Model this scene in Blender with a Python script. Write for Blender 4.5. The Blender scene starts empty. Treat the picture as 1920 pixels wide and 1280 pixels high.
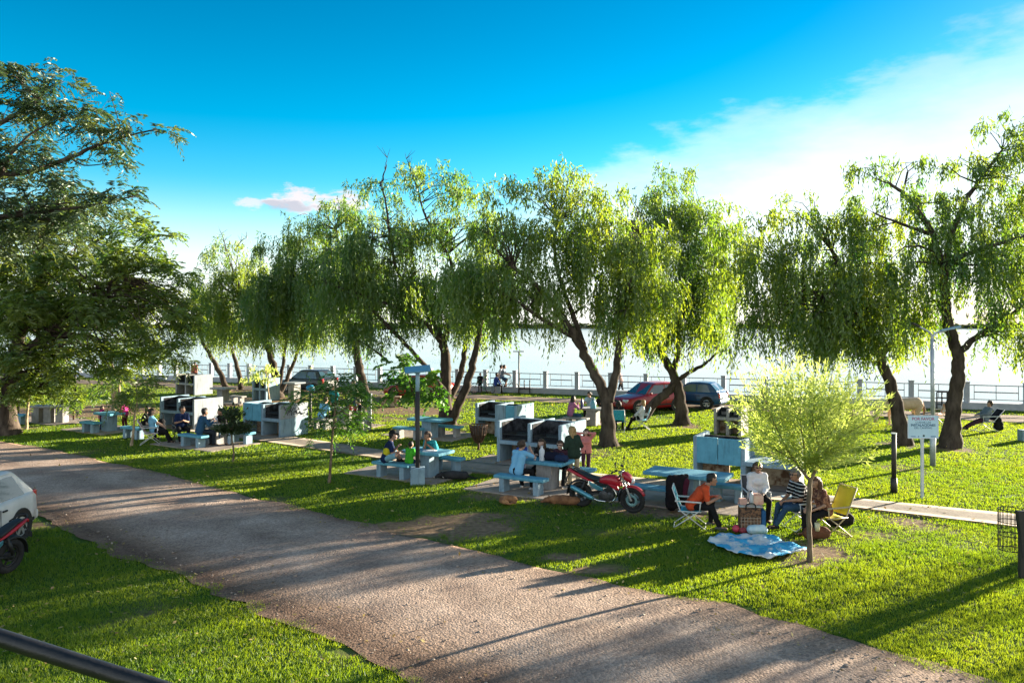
import bpy, math, random
import numpy as np
from mathutils import Vector, Matrix

R = math.radians
random.seed(7); RNG = np.random.default_rng(7)
SC = bpy.context.scene
COL = SC.collection

# ------------------------------------------------------------------ camera, sky, sun, exposure
CAM_H = 4.5; FPX = 1440.0; HZ = 605.0
cam_d = bpy.data.cameras.new('camera'); cam = bpy.data.objects.new('camera', cam_d); COL.objects.link(cam)
cam.location = (0, 0, CAM_H); cam.rotation_euler = (R(90), 0, 0)
cam_d.sensor_width = 36.0; cam_d.lens = 36.0 * FPX / 1920.0
cam_d.shift_y = (HZ - 640.0) / 1920.0
cam_d.clip_start = 0.05; cam_d.clip_end = 6000
SC.camera = cam

SUN_AZ, SUN_EL = 57.0, 10.0        # degrees right of straight ahead, above the horizon
SUN_STRENGTH, SKY_STRENGTH, EXPOSURE = 5.0, 0.063, 2.45
SC.view_settings.view_transform = 'Standard'; SC.view_settings.look = 'None'
SC.view_settings.gamma = 1.0; SC.view_settings.exposure = EXPOSURE
SC.cycles.max_bounces = 8; SC.cycles.transparent_max_bounces = 8
SC.cycles.diffuse_bounces = 3; SC.cycles.glossy_bounces = 3; SC.cycles.transmission_bounces = 4
SC.cycles.caustics_reflective = False; SC.cycles.caustics_refractive = False
SC.cycles.sample_clamp_indirect = 6.0

world = bpy.data.worlds.new('World'); SC.world = world; world.use_nodes = True
def build_world():
    nt = world.node_tree; N = nt.nodes; L = nt.links; N.clear()
    out = N.new('ShaderNodeOutputWorld'); bg = N.new('ShaderNodeBackground'); L.new(bg.outputs[0], out.inputs[0])
    bg.inputs[1].default_value = SKY_STRENGTH
    sky = N.new('ShaderNodeTexSky'); sky.sky_type = 'NISHITA'; sky.sun_disc = False
    sky.sun_elevation = R(SUN_EL); sky.sun_rotation = R(SUN_AZ)
    sky.air_density = 1.0; sky.dust_density = 0.3; sky.ozone_density = 3.0
    hs = N.new('ShaderNodeHueSaturation'); hs.inputs['Saturation'].default_value = 1.5; hs.inputs['Hue'].default_value = 0.481
    L.new(sky.outputs[0], hs.inputs['Color'])
    tc = N.new('ShaderNodeTexCoord')
    sx = N.new('ShaderNodeSeparateXYZ'); L.new(tc.outputs['Generated'], sx.inputs[0])
    def m(op, a, b=None, c=None):
        n = N.new('ShaderNodeMath'); n.operation = op
        for k, v in enumerate((a, b, c)):
            if v is None: continue
            if isinstance(v, (int, float)): n.inputs[k].default_value = v
            else: L.new(v, n.inputs[k])
        return n.outputs[0]
    def sstep(v, a, b):
        n = N.new('ShaderNodeMapRange'); n.interpolation_type = 'SMOOTHSTEP'
        L.new(v, n.inputs[0]); n.inputs[1].default_value = a; n.inputs[2].default_value = b
        return n.outputs[0]
    az = m('MULTIPLY', m('ARCTAN2', sx.outputs[0], sx.outputs[1]), 57.2958)
    el = m('MULTIPLY', m('ARCSINE', sx.outputs[2]), 57.2958)
    mp = N.new('ShaderNodeMapping'); L.new(tc.outputs['Generated'], mp.inputs[0]); mp.inputs['Scale'].default_value = (1, 1, 3.0)
    mp.inputs['Rotation'].default_value = (0, R(14), 0)
    nz = N.new('ShaderNodeTexNoise'); L.new(mp.outputs[0], nz.inputs['Vector'])
    nz.inputs['Scale'].default_value = 7; nz.inputs['Detail'].default_value = 7; nz.inputs['Roughness'].default_value = 0.58
    # thin white veil that climbs to the right
    edge = m('ADD', m('MULTIPLY_ADD', az, 0.25, 10.2), m('MULTIPLY_ADD', nz.outputs[0], 9.0, -4.5))
    veil = m('ADD', m('MULTIPLY', sstep(m('SUBTRACT', edge, el), -.5, 1.3), .34), m('MULTIPLY', sstep(m('SUBTRACT', edge, el), -.5, 7.5), .56))
    veil = m('MULTIPLY', veil, sstep(az, -14.0, 6.0))
    low = m('MULTIPLY', sstep(m('SUBTRACT', 10.5, el), 0.0, 9.5), 0.85)
    veil = m('MAXIMUM', m('MULTIPLY', veil, 0.95), low)
    # small puffs low on the left
    nz2 = N.new('ShaderNodeTexNoise'); L.new(mp.outputs[0], nz2.inputs['Vector'])
    nz2.inputs['Scale'].default_value = 24; nz2.inputs['Detail'].default_value = 8; nz2.inputs['Roughness'].default_value = .65
    def puff(a0, e0, ra, re):
        d = m('ADD', m('POWER', m('DIVIDE', m('SUBTRACT', az, a0), ra), 2), m('POWER', m('DIVIDE', m('SUBTRACT', el, e0), re), 2))
        d = m('ADD', d, m('MULTIPLY_ADD', nz2.outputs[0], 6.0, -2.9))
        return sstep(m('SUBTRACT', 1.0, d), -0.3, 0.9)
    pf = m('MAXIMUM', m('MAXIMUM', puff(-15.6, 8.7, 2.3, 0.95), puff(-12.4, 8.8, 2.2, 0.9)), m('MULTIPLY', puff(-18.9, 8.3, 1.0, 0.5), 0.7))
    pf2 = puff(-16.2, 8.3, 1.7, 0.45)
    mx = N.new('ShaderNodeMix'); mx.data_type = 'RGBA'; L.new(veil, mx.inputs[0]); L.new(hs.outputs[0], mx.inputs[6])
    mx.inputs[7].default_value = (3.9, 4.1, 4.1, 1)
    mx2 = N.new('ShaderNodeMix'); mx2.data_type = 'RGBA'; L.new(m('MULTIPLY', pf, 0.85), mx2.inputs[0]); L.new(mx.outputs[2], mx2.inputs[6])
    mx2.inputs[7].default_value = (3.6, 3.0, 2.9, 1)
    mx3 = N.new('ShaderNodeMix'); mx3.data_type = 'RGBA'; L.new(m('MULTIPLY', pf2, 0.55), mx3.inputs[0]); L.new(mx2.outputs[2], mx3.inputs[6])
    mx3.inputs[7].default_value = (1.2, 1.45, 1.9, 1)
    # unseen bright cloud added behind the viewer as fill for the shaded sides
    back = m('MULTIPLY', sstep(m('ABSOLUTE', az), 75.0, 125.0), m('MULTIPLY', sstep(el, -2.0, 6.0), sstep(m('SUBTRACT', 62.0, el), 0.0, 30.0)))
    back = m('MULTIPLY', back, m('MULTIPLY_ADD', nz.outputs[0], .5, .45))
    mx4 = N.new('ShaderNodeMix'); mx4.data_type = 'RGBA'; L.new(back, mx4.inputs[0]); L.new(mx3.outputs[2], mx4.inputs[6]); mx4.inputs[7].default_value = (6.4, 6.0, 5.5, 1); mx3 = mx4
    dk = N.new('ShaderNodeMix'); dk.data_type = 'RGBA'; dk.blend_type = 'MULTIPLY'; L.new(sstep(el, 4.0, 26.0), dk.inputs[0])
    L.new(mx4.outputs[2], dk.inputs[6]); dk.inputs[7].default_value = (.50, .58, .66, 1)
    L.new(dk.outputs[2], bg.inputs[0])
build_world()

sun_d = bpy.data.lights.new('sun', 'SUN'); sun = bpy.data.objects.new('sun', sun_d); COL.objects.link(sun)
sun_d.energy = SUN_STRENGTH; sun_d.angle = R(0.5); sun_d.color = (1.0, 0.88, 0.68)
SUN_DIR = Vector((math.sin(R(SUN_AZ)) * math.cos(R(SUN_EL)), math.cos(R(SUN_AZ)) * math.cos(R(SUN_EL)), math.sin(R(SUN_EL))))
sun.rotation_euler = (-SUN_DIR).to_track_quat('-Z', 'Y').to_euler(); sun.location = (30, 30, 30)

# ------------------------------------------------------------------ helpers
def gp(px, py, z=0.0):
    """ground point seen at photo pixel (px, py)"""
    Y = (CAM_H - z) * FPX / (py - HZ)
    return Vector(((px - 960) / FPX * Y, Y, z))
def at(px, py, Y):
    """point at depth Y seen at photo pixel"""
    return Vector(((px - 960) / FPX * Y, Y, CAM_H - (py - HZ) / FPX * Y))

def tag(o, label=None, cat=None, group=None, kind=None):
    if label: o['label'] = label
    if cat: o['category'] = cat
    if group: o['group'] = group
    if kind: o['kind'] = kind
    return o
def empty(name, loc=(0, 0, 0), rz=0.0, label=None, cat=None, group=None):
    o = bpy.data.objects.new(name, None); COL.objects.link(o); o.location = loc; o.rotation_euler = (0, 0, rz)
    o.empty_display_size = 0.1
    return tag(o, label, cat, group)
def link_mesh(name, me, m, parent=None):
    if m is not None:
        for x in (m if isinstance(m, (list, tuple)) else [m]): me.materials.append(x)
    o = bpy.data.objects.new(name, me); COL.objects.link(o)
    if parent is not None: o.parent = parent
    return o
def copy_tree(o, parent=None):
    c = o.copy(); COL.objects.link(c); c.parent = parent
    for ch in list(o.children): copy_tree(ch, c)
    return c

class MB:
    """collects shapes into one mesh"""
    def __init__(s): s.v = []; s.f = []; s.mi = []; s.cur = 0
    def add(s, vs, fs, M=None):
        n = len(s.v)
        s.v += [tuple(M @ Vector(v)) if M is not None else tuple(v) for v in vs]
        s.f += [tuple(i + n for i in f) for f in fs]; s.mi += [s.cur] * len(fs); return s
    def box(s, a, b, M=None):
        x0, y0, z0 = a; x1, y1, z1 = b
        return s.add([(x0,y0,z0),(x1,y0,z0),(x1,y1,z0),(x0,y1,z0),(x0,y0,z1),(x1,y0,z1),(x1,y1,z1),(x0,y1,z1)],
                     [(0,3,2,1),(4,5,6,7),(0,1,5,4),(1,2,6,5),(2,3,7,6),(3,0,4,7)], M)
    def cbox(s, c, d, M=None):
        return s.box([c[i]-d[i]/2 for i in range(3)], [c[i]+d[i]/2 for i in range(3)], M)
    def tube(s, pts, rad, n=8, cap=True, squash=1.0):
        pts = [Vector(tuple(p)) for p in pts]; k = len(pts)
        rad = [float(q) for q in rad] if isinstance(rad, (list, tuple)) else [float(rad)] * k
        base = len(s.v); up = None
        for i, p in enumerate(pts):
            d = (pts[min(i+1, k-1)] - pts[max(i-1, 0)])
            d = d.normalized() if d.length > 1e-9 else Vector((0, 0, 1))
            if up is None:
                up = Vector((0, 0, 1)) if abs(d.z) < 0.9 else Vector((1, 0, 0))
            a = d.cross(up)
            a = a.normalized() if a.length > 1e-6 else Vector((1, 0, 0))
            b = a.cross(d).normalized(); up = b
            for j in range(n):
                t = 2 * math.pi * j / n
                s.v.append(tuple(p + rad[i] * (math.cos(t) * a + squash * math.sin(t) * b)))
        for i in range(k - 1):
            for j in range(n):
                j2 = (j + 1) % n
                s.f.append((base+i*n+j, base+i*n+j2, base+(i+1)*n+j2, base+(i+1)*n+j)); s.mi.append(s.cur)
        if cap:
            s.f.append(tuple(base + j for j in reversed(range(n)))); s.mi.append(s.cur)
            s.f.append(tuple(base + (k-1)*n + j for j in range(n))); s.mi.append(s.cur)
        return s
    def lathe(s, prof, n=20, M=None, axis='z'):
        vs = []; fs = []
        for r, h in prof:
            for j in range(n):
                t = 2 * math.pi * j / n; c, w = r * math.cos(t), r * math.sin(t)
                vs.append((c, w, h) if axis == 'z' else ((h, c, w) if axis == 'x' else (w, h, c)))
        for i in range(len(prof) - 1):
            for j in range(n):
                j2 = (j + 1) % n; fs.append((i*n+j, i*n+j2, (i+1)*n+j2, (i+1)*n+j))
        fs.append(tuple(reversed(range(n)))); fs.append(tuple((len(prof)-1)*n + j for j in range(n)))
        return s.add(vs, fs, M)
    def torus(s, Rm, r, n=32, k=10, axis='x', M=None, sq=1.0):
        vs = []; fs = []
        for i in range(n):
            t = 2*math.pi*i/n
            for j in range(k):
                u = 2*math.pi*j/k; q = Rm + r*math.cos(u); w = r*math.sin(u)*sq
                p = (q*math.cos(t), q*math.sin(t))
                vs.append((w, p[0], p[1]) if axis == 'x' else ((p[0], p[1], w) if axis == 'z' else (p[0], w, p[1])))
        for i in range(n):
            for j in range(k):
                fs.append((i*k+j, ((i+1)%n)*k+j, ((i+1)%n)*k+(j+1)%k, i*k+(j+1)%k))
        return s.add(vs, fs, M)
    def ball(s, c, r, n=14, k=8):
        if not isinstance(r, (tuple, list)): r = (r, r, r)
        vs = []; fs = []
        for i in range(k + 1):
            p = math.pi * i / k
            for j in range(n):
                t = 2*math.pi*j/n
                vs.append((c[0]+r[0]*math.sin(p)*math.cos(t), c[1]+r[1]*math.sin(p)*math.sin(t), c[2]+r[2]*math.cos(p)))
        for i in range(k):
            for j in range(n):
                j2 = (j+1) % n; fs.append((i*n+j, (i+1)*n+j, (i+1)*n+j2, i*n+j2))
        return s.add(vs, fs)
    def prism(s, poly, h0, h1, axis='z', M=None):
        n = len(poly)
        def q(p, h): return (p[0], p[1], h) if axis == 'z' else ((h, p[0], p[1]) if axis == 'x' else (p[0], h, p[1]))
        vs = [q(p, h0) for p in poly] + [q(p, h1) for p in poly]
        fs = [tuple(reversed(range(n))), tuple(range(n, 2*n))] + [(i, (i+1)%n, n+(i+1)%n, n+i) for i in range(n)]
        return s.add(vs, fs, M)
    def build(s, name, m, parent=None, smooth=False, bevel=0.0, loc=None):
        me = bpy.data.meshes.new(name); me.from_pydata(s.v, [], s.f); me.update()
        o = link_mesh(name, me, m, parent)
        if isinstance(m, (list, tuple)): me.polygons.foreach_set('material_index', s.mi)
        if smooth: me.polygons.foreach_set('use_smooth', [True] * len(me.polygons))
        if bevel:
            b = o.modifiers.new('bevel', 'BEVEL'); b.width = bevel; b.segments = 2; b.limit_method = 'ANGLE'; b.angle_limit = R(40)
        if loc is not None: o.location = loc
        return o

def fast_mesh(name, V, F, m=None, parent=None, tint=None, smooth=False):
    """V (n,3), F (k,3|4) numpy -> object; tint is one value per face"""
    V = np.asarray(V, np.float32); F = np.asarray(F, np.int32); k, q = F.shape
    me = bpy.data.meshes.new(name)
    me.vertices.add(len(V)); me.vertices.foreach_set('co', V.ravel())
    me.loops.add(k * q); me.loops.foreach_set('vertex_index', F.ravel())
    me.polygons.add(k); me.polygons.foreach_set('loop_start', np.arange(0, k*q, q, dtype=np.int32))
    try: me.polygons.foreach_set('loop_total', np.full(k, q, np.int32))
    except Exception: pass
    if tint is not None:
        a = me.attributes.new('tint', 'FLOAT', 'FACE'); a.data.foreach_set('value', np.asarray(tint, np.float32))
    me.update(calc_edges=True); me.validate()
    if smooth: me.polygons.foreach_set('use_smooth', np.ones(k, bool))
    return link_mesh(name, me, m, parent)

# ------------------------------------------------------------------ materials
MATS = {}
def mat(name, col, rough=0.7, col2=None, scale=6.0, bump=0.0, bscale=None, metal=0.0, detail=5.0, lo=0.35, hi=0.65, spec=0.5, coat=0.0, stretch=None, streak=0.0):
    if name in MATS: return MATS[name]
    m = bpy.data.materials.new(name); m.use_nodes = True; nt = m.node_tree; N = nt.nodes; L = nt.links
    p = N['Principled BSDF']; p.inputs['Roughness'].default_value = rough; p.inputs['Metallic'].default_value = metal
    p.inputs['Specular IOR Level'].default_value = spec; p.inputs['Coat Weight'].default_value = coat
    tc = N.new('ShaderNodeTexCoord'); mp = N.new('ShaderNodeMapping'); L.new(tc.outputs['Object'], mp.inputs[0])
    if stretch: mp.inputs['Scale'].default_value = stretch
    nz = N.new('ShaderNodeTexNoise'); nz.inputs['Scale'].default_value = scale; nz.inputs['Detail'].default_value = detail
    nz.inputs['Roughness'].default_value = 0.62
    L.new(mp.outputs[0], nz.inputs['Vector'])
    if col2 is None: col2 = tuple(c * 0.78 for c in col)
    r = N.new('ShaderNodeValToRGB'); L.new(nz.outputs[0], r.inputs[0])
    r.color_ramp.elements[0].position = lo; r.color_ramp.elements[0].color = (*col2, 1)
    r.color_ramp.elements[1].position = hi; r.color_ramp.elements[1].color = (*col, 1)
    L.new(r.outputs[0], p.inputs['Base Color'])
    if streak:
        m2 = N.new('ShaderNodeMapping'); m2.inputs['Scale'].default_value = (1, 1, .16); L.new(tc.outputs['Object'], m2.inputs[0])
        n2 = N.new('ShaderNodeTexNoise'); n2.inputs['Scale'].default_value = 9; n2.inputs['Detail'].default_value = 7; n2.inputs['Roughness'].default_value = .7; L.new(m2.outputs[0], n2.inputs['Vector'])
        r2 = N.new('ShaderNodeValToRGB'); r2.color_ramp.elements[0].position = .52; r2.color_ramp.elements[0].color = (1,1,1,1); r2.color_ramp.elements[1].position = .72; r2.color_ramp.elements[1].color = (.30,.27,.25,1); L.new(n2.outputs[0], r2.inputs[0])
        x2 = N.new('ShaderNodeMix'); x2.data_type = 'RGBA'; x2.blend_type = 'MULTIPLY'; x2.inputs[0].default_value = streak; L.new(r.outputs[0], x2.inputs[6]); L.new(r2.outputs[0], x2.inputs[7]); L.new(x2.outputs[2], p.inputs['Base Color'])
    if bump:
        nb = N.new('ShaderNodeTexNoise'); nb.inputs['Scale'].default_value = bscale or scale * 5; nb.inputs['Detail'].default_value = 6
        L.new(mp.outputs[0], nb.inputs['Vector'])
        b = N.new('ShaderNodeBump'); b.inputs['Strength'].default_value = bump; b.inputs['Distance'].default_value = 0.02
        L.new(nb.outputs[0], b.inputs['Height']); L.new(b.outputs[0], p.inputs['Normal'])
    MATS[name] = m; return m

def leaf_mat(name, dark, light, trans=0.5, tcol=None, rough=0.5, gloss=0.06):
    m = bpy.data.materials.new(name); m.use_nodes = True; nt = m.node_tree; N = nt.nodes; L = nt.links; N.clear()
    out = N.new('ShaderNodeOutputMaterial')
    at_ = N.new('ShaderNodeAttribute'); at_.attribute_name = 'tint'
    def ramp(a, b):
        r = N.new('ShaderNodeValToRGB'); r.color_ramp.elements[0].color = (*a, 1); r.color_ramp.elements[1].color = (*b, 1)
        L.new(at_.outputs['Fac'], r.inputs[0]); return r.outputs[0]
    if tcol is None: tcol = [(c[0]*1.5, c[1]*1.45, c[2]*0.6) for c in (dark, light)]
    d = N.new('ShaderNodeBsdfDiffuse'); L.new(ramp(dark, light), d.inputs[0])
    t = N.new('ShaderNodeBsdfTranslucent'); L.new(ramp(*tcol), t.inputs[0])
    mx = N.new('ShaderNodeMixShader'); mx.inputs[0].default_value = trans; L.new(d.outputs[0], mx.inputs[1]); L.new(t.outputs[0], mx.inputs[2])
    g = N.new('ShaderNodeBsdfGlossy'); g.inputs['Roughness'].default_value = rough; g.inputs[0].default_value = (0.8, 0.9, 0.8, 1)
    mg = N.new('ShaderNodeMixShader'); mg.inputs[0].default_value = gloss; L.new(mx.outputs[0], mg.inputs[1]); L.new(g.outputs[0], mg.inputs[2])
    L.new(mg.outputs[0], out.inputs[0]); MATS[name] = m; return m
# ------------------------------------------------------------------ ground, road, path, river
def lattice(seed, n=256): return np.random.default_rng(seed).random((n, n))
_LAT = {}
def vnoise(x, y, s, seed=0):
    if seed not in _LAT: _LAT[seed] = lattice(seed + 100)
    T = _LAT[seed]; n = len(T); x = np.asarray(x) / s; y = np.asarray(y) / s
    i = np.floor(x).astype(int); j = np.floor(y).astype(int); fx = x - i; fy = y - j
    fx = fx*fx*(3-2*fx); fy = fy*fy*(3-2*fy)
    a = T[i % n, j % n]; b = T[(i+1) % n, j % n]; c = T[i % n, (j+1) % n]; d = T[(i+1) % n, (j+1) % n]
    return (a*(1-fx)+b*fx)*(1-fy) + (c*(1-fx)+d*fx)*fy
def fbm(x, y, s, seed=0, o=4):
    t = 0; a = 0.5; w = 0
    for k in range(o): t = t + a * vnoise(x, y, s / 2**k, seed + k); w += a; a *= 0.55
    return t / w
def in_poly(x, y, P):
    x = np.asarray(x); y = np.asarray(y); r = np.zeros(x.shape, bool); n = len(P)
    for i in range(n):
        x0, y0 = P[i]; x1, y1 = P[(i+1) % n]
        if y0 == y1: continue
        c = ((y0 > y) != (y1 > y)) & (x < (x1-x0)*(y-y0)/(y1-y0)+x0)
        r ^= c
    return r

WALL_A = (2.05, 48.8); WALL_S = -0.398           # river wall line: Y = 48.8 + S*(X-2.05)
def wall_y(x): return WALL_A[1] + WALL_S * (np.asarray(x) - WALL_A[0])

def g2(px, py): v = gp(px, py); return (v.x, v.y)
ROAD_UP = [(-70, 65), (-38.5, 42.2)] + [g2(*p) for p in [(0,826),(100,842),(330,893),(520,943),(680,984),(870,1024),(1100,1083),(1300,1124),(1500,1168),(1800,1262)]] + [(8.3, 6.3), (14, 0), (20, -8)]
ROAD_LO = [(-66, 57), (-34, 34.6)] + [g2(*p) for p in [(-120,918),(70,962),(110,985),(250,1048),(330,1078),(520,1160),(640,1208),(780,1272)]] + [(2.6, 6.0), (8, 0), (14, -8)]
ROAD_POLY = ROAD_UP + ROAD_LO[::-1]
PATH_UP = [(-15.5, 34.6)] + [g2(*p) for p in [(500,812),(720,845),(900,868),(1600,935),(1890,964)]] + [(26, 9.2)]
PATH_LO = [(-16.1, 33.6)] + [g2(*p) for p in [(460,823),(700,858),(860,884),(1590,951),(1900,988)]] + [(25.4, 8.2)]
PATH_POLY = PATH_UP + PATH_LO[::-1]
TRACK_UP = [(x, float(wall_y(x)) - 2.6) for x in (-120, -60, -30, 0, 30, 60, 120)]
TRACK_LO = [(x, float(wall_y(x)) - 5.2 - (0.9 if x > 20 else 0)) for x in (-120, -60, -30, 0, 30, 60, 120)]
TRACK_POLY = TRACK_UP + TRACK_LO[::-1]
U_ANG = math.atan2(-0.50, 0.866)                   # the picnic furniture runs along the path
# pads under the picnic tables: centre pixel, length, width
PADS = [((775,884),3.3,2.5,0), ((1010,915),3.4,2.3,0), ((1290,930),3.6,3.0,0), ((385,832),3.4,2.2,0), ((195,805),3.0,2.0,0),
        ((810,815),3.4,2.2,0), ((1098,790),3.0,2.0,0), ((95,788),4.0,2.0,0), ((640,797),3.4,2.0,0), ((425,752),4.5,2.0,0), ((975,868),3.2,1.6,0),((1400,915),3.6,2.0,0)]
def pad_poly(c, l, w, a):
    p = gp(*c); ca, sa = math.cos(U_ANG + a), math.sin(U_ANG + a)
    return [(p.x + i*l/2*ca - j*w/2*sa, p.y + i*l/2*sa + j*w/2*ca) for i, j in ((-1,-1),(1,-1),(1,1),(-1,1))]
PAD_POLYS = [pad_poly(*p) for p in PADS]
# worn earth: centre pixel, radius x, radius y (m), strength
WORN = [((850,988),1.7,0.9,1.1), ((760,1000),1.0,.5,.7), ((1040,1042),0.5,.35,.8), ((1120,1068),.7,.35,.7), ((760,770),3.2,2.4,.75), ((700,748),3,2,.6), ((470,752),4,3,.9), ((110,772),6,4,.75),
        ((600,790),2.5,1.5,.6), ((1220,948),1.4,.7,.7), ((1010,928),2.2,.8,.6), ((1290,950),2.0,.8,.6), ((860,812),1.6,1.0,.7), ((1518,1052),.4,.3,1.0),
        ((1060,940),1.0,.4,.55), ((75,985),1.0,.4,.5), ((640,1222),.5,.25,.7),((1160,1000),1.3,.5,.3),((1280,797),.8,.8,.6),((1140,835),.7,.6,.6),((840,795),1.2,1.2,.6),((1690,832),.8,.8,.6),((1785,842),.7,.7,.6)]
def dirt_at(x, y):
    x = np.asarray(x, float); y = np.asarray(y, float)
    n = fbm(x, y, 3.0, 1); n2 = fbm(x, y, 0.7, 5)
    d = np.clip((n - 0.58) * 2.4, 0, 0.55)*np.clip(.2 + 1.3*n2, 0, 1)
    for (c, rx, ry, s) in WORN:
        p = gp(*c); wx = x + (fbm(x, y, .9, 23) - .5)*2.2*min(rx, 1.2); wy = y + (fbm(x, y, .9, 27) - .5)*2.2*min(ry, 1.2); q = ((wx - p.x)/rx)**2 + ((wy - p.y)/ry)**2
        d = np.maximum(d, s * np.clip(1.5 - q - 1.6*(n2-.35) - .9*(n-.5), 0, 1) * np.clip(0.3 + 1.3*n2, 0, 1.1))
    far = np.clip((y - (wall_y(x) - 12)) / 8, 0, 1) * (x < -2)
    d = np.maximum(d, far * 0.75 * np.clip(n*1.8 - .35, 0, 1))
    return np.clip(d, 0, 1)
def build_lawn():
    xs = np.concatenate([np.arange(-220,-60,10), np.arange(-60,48,0.4), np.arange(48,230,10)])
    ys = np.concatenate([np.arange(-60,-2,5), np.arange(-2,78,0.4), np.arange(78,150,6)])
    X, Y = np.meshgrid(xs, ys, indexing='ij'); W = wall_y(X) + 0.05; over = Y > W
    Yc = np.minimum(Y, W); Z = (fbm(X, Yc, 2.2, 9) - 0.5) * 0.03 - 0.012; Z[Y < 5] = -0.01
    V = np.stack([X, Yc, Z], -1).reshape(-1, 3); nx, ny = X.shape
    idx = np.arange(nx*ny).reshape(nx, ny)
    F = np.stack([idx[:-1,:-1], idx[1:,:-1], idx[1:,1:], idx[:-1,1:]], -1).reshape(-1, 4)
    ov = over.ravel()[F].all(1); F = F[~ov]
    d = dirt_at(V[:,0], V[:,1])
    used = np.unique(F); remap = -np.ones(len(V), int); remap[used] = np.arange(len(used))
    o = fast_mesh('lawn_ground', V[used], remap[F], LAWN, smooth=True); me = o.data
    a = me.attributes.new('dirt', 'FLOAT', 'POINT'); a.data.foreach_set('value', d[used].astype(np.float32))
    tag(o, kind='structure')
def lawn_mat():
    m = mat('lawn', (0.075,0.135,0.016), 0.9, (0.035,0.075,0.010), 1.3, 0.6, 60, lo=.3, hi=.7, spec=0.1)
    nt = m.node_tree; N = nt.nodes; L = nt.links; p = N['Principled BSDF']
    a = N.new('ShaderNodeAttribute'); a.attribute_name = 'dirt'
    nz = N.new('ShaderNodeTexNoise'); nz.inputs['Scale'].default_value = 9; nz.inputs['Detail'].default_value = 8
    r = N.new('ShaderNodeValToRGB'); r.color_ramp.elements[0].position = .3; r.color_ramp.elements[0].color = (0.13,0.085,0.05,1); r.color_ramp.elements[1].position = .7; r.color_ramp.elements[1].color = (0.30,0.20,0.125,1)
    tc = N.new('ShaderNodeTexCoord'); L.new(tc.outputs['Object'], nz.inputs['Vector']); L.new(nz.outputs[0], r.inputs[0])
    mr = N.new('ShaderNodeMapRange'); mr.inputs[1].default_value = .12; mr.inputs[2].default_value = .5; L.new(a.outputs['Fac'], mr.inputs[0])
    mx = N.new('ShaderNodeMix'); mx.data_type = 'RGBA'; L.new(mr.outputs[0], mx.inputs[0])
    src = p.inputs['Base Color'].links[0].from_socket; L.new(src, mx.inputs[6]); L.new(r.outputs[0], mx.inputs[7]); L.new(mx.outputs[2], p.inputs['Base Color'])
    return m
LAWN = lawn_mat(); build_lawn()

def resample(P, n):
    P = np.array(P, float); d = np.r_[0, np.cumsum(np.hypot(*np.diff(P, axis=0).T))]
    t = np.linspace(0, d[-1], n); return np.stack([np.interp(t, d, P[:,0]), np.interp(t, d, P[:,1])], -1)
def strip(name, A, B, n, k, z, m, rag=0.0, crown=0.0, thick=0.0):
    a = resample(A, n); b = resample(B, n); t = np.linspace(0, 1, k)
    P = a[:,None,:]*(1-t)[None,:,None] + b[:,None,:]*t[None,:,None]
    if rag:
        w = (b - a); w /= np.linalg.norm(w, axis=1)[:,None]
        for e, sgn in ((0, 1), (-1, -1)):
            q = P[:,e,:]; P[:,e,:] = q + sgn*w*((fbm(q[:,0], q[:,1], 1.1, 3+e, 5)-0.5)*2.4*rag)[:,None]
    Z = z + crown*np.sin(np.pi*t)[None,:]*np.ones((n,1)) + (fbm(P[...,0], P[...,1], 0.8, 21) - .5) * (0.025 if rag else 0)
    V = np.concatenate([P, Z[...,None]], -1).reshape(-1, 3); idx = np.arange(n*k).reshape(n, k)
    F = np.stack([idx[:-1,:-1], idx[:-1,1:], idx[1:,1:], idx[1:,:-1]], -1).reshape(-1, 4)
    if thick:
        base = len(V); V2 = V.copy(); V2[:,2] -= thick; V = np.concatenate([V, V2])
        S = []
        for c in (0, k-1):
            i = idx[:,c]; S.append(np.stack([i[:-1], i[1:], i[1:]+base, i[:-1]+base], -1))
        F = np.concatenate([F] + S)
    o = fast_mesh(name, V, F, m, smooth=not thick)
    ac = o.data.attributes.new('across', 'FLOAT', 'POINT'); av = np.tile(t, n)
    if thick: av = np.tile(av, 2)
    ac.data.foreach_set('value', av.astype(np.float32)); return tag(o, kind='structure')
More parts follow.
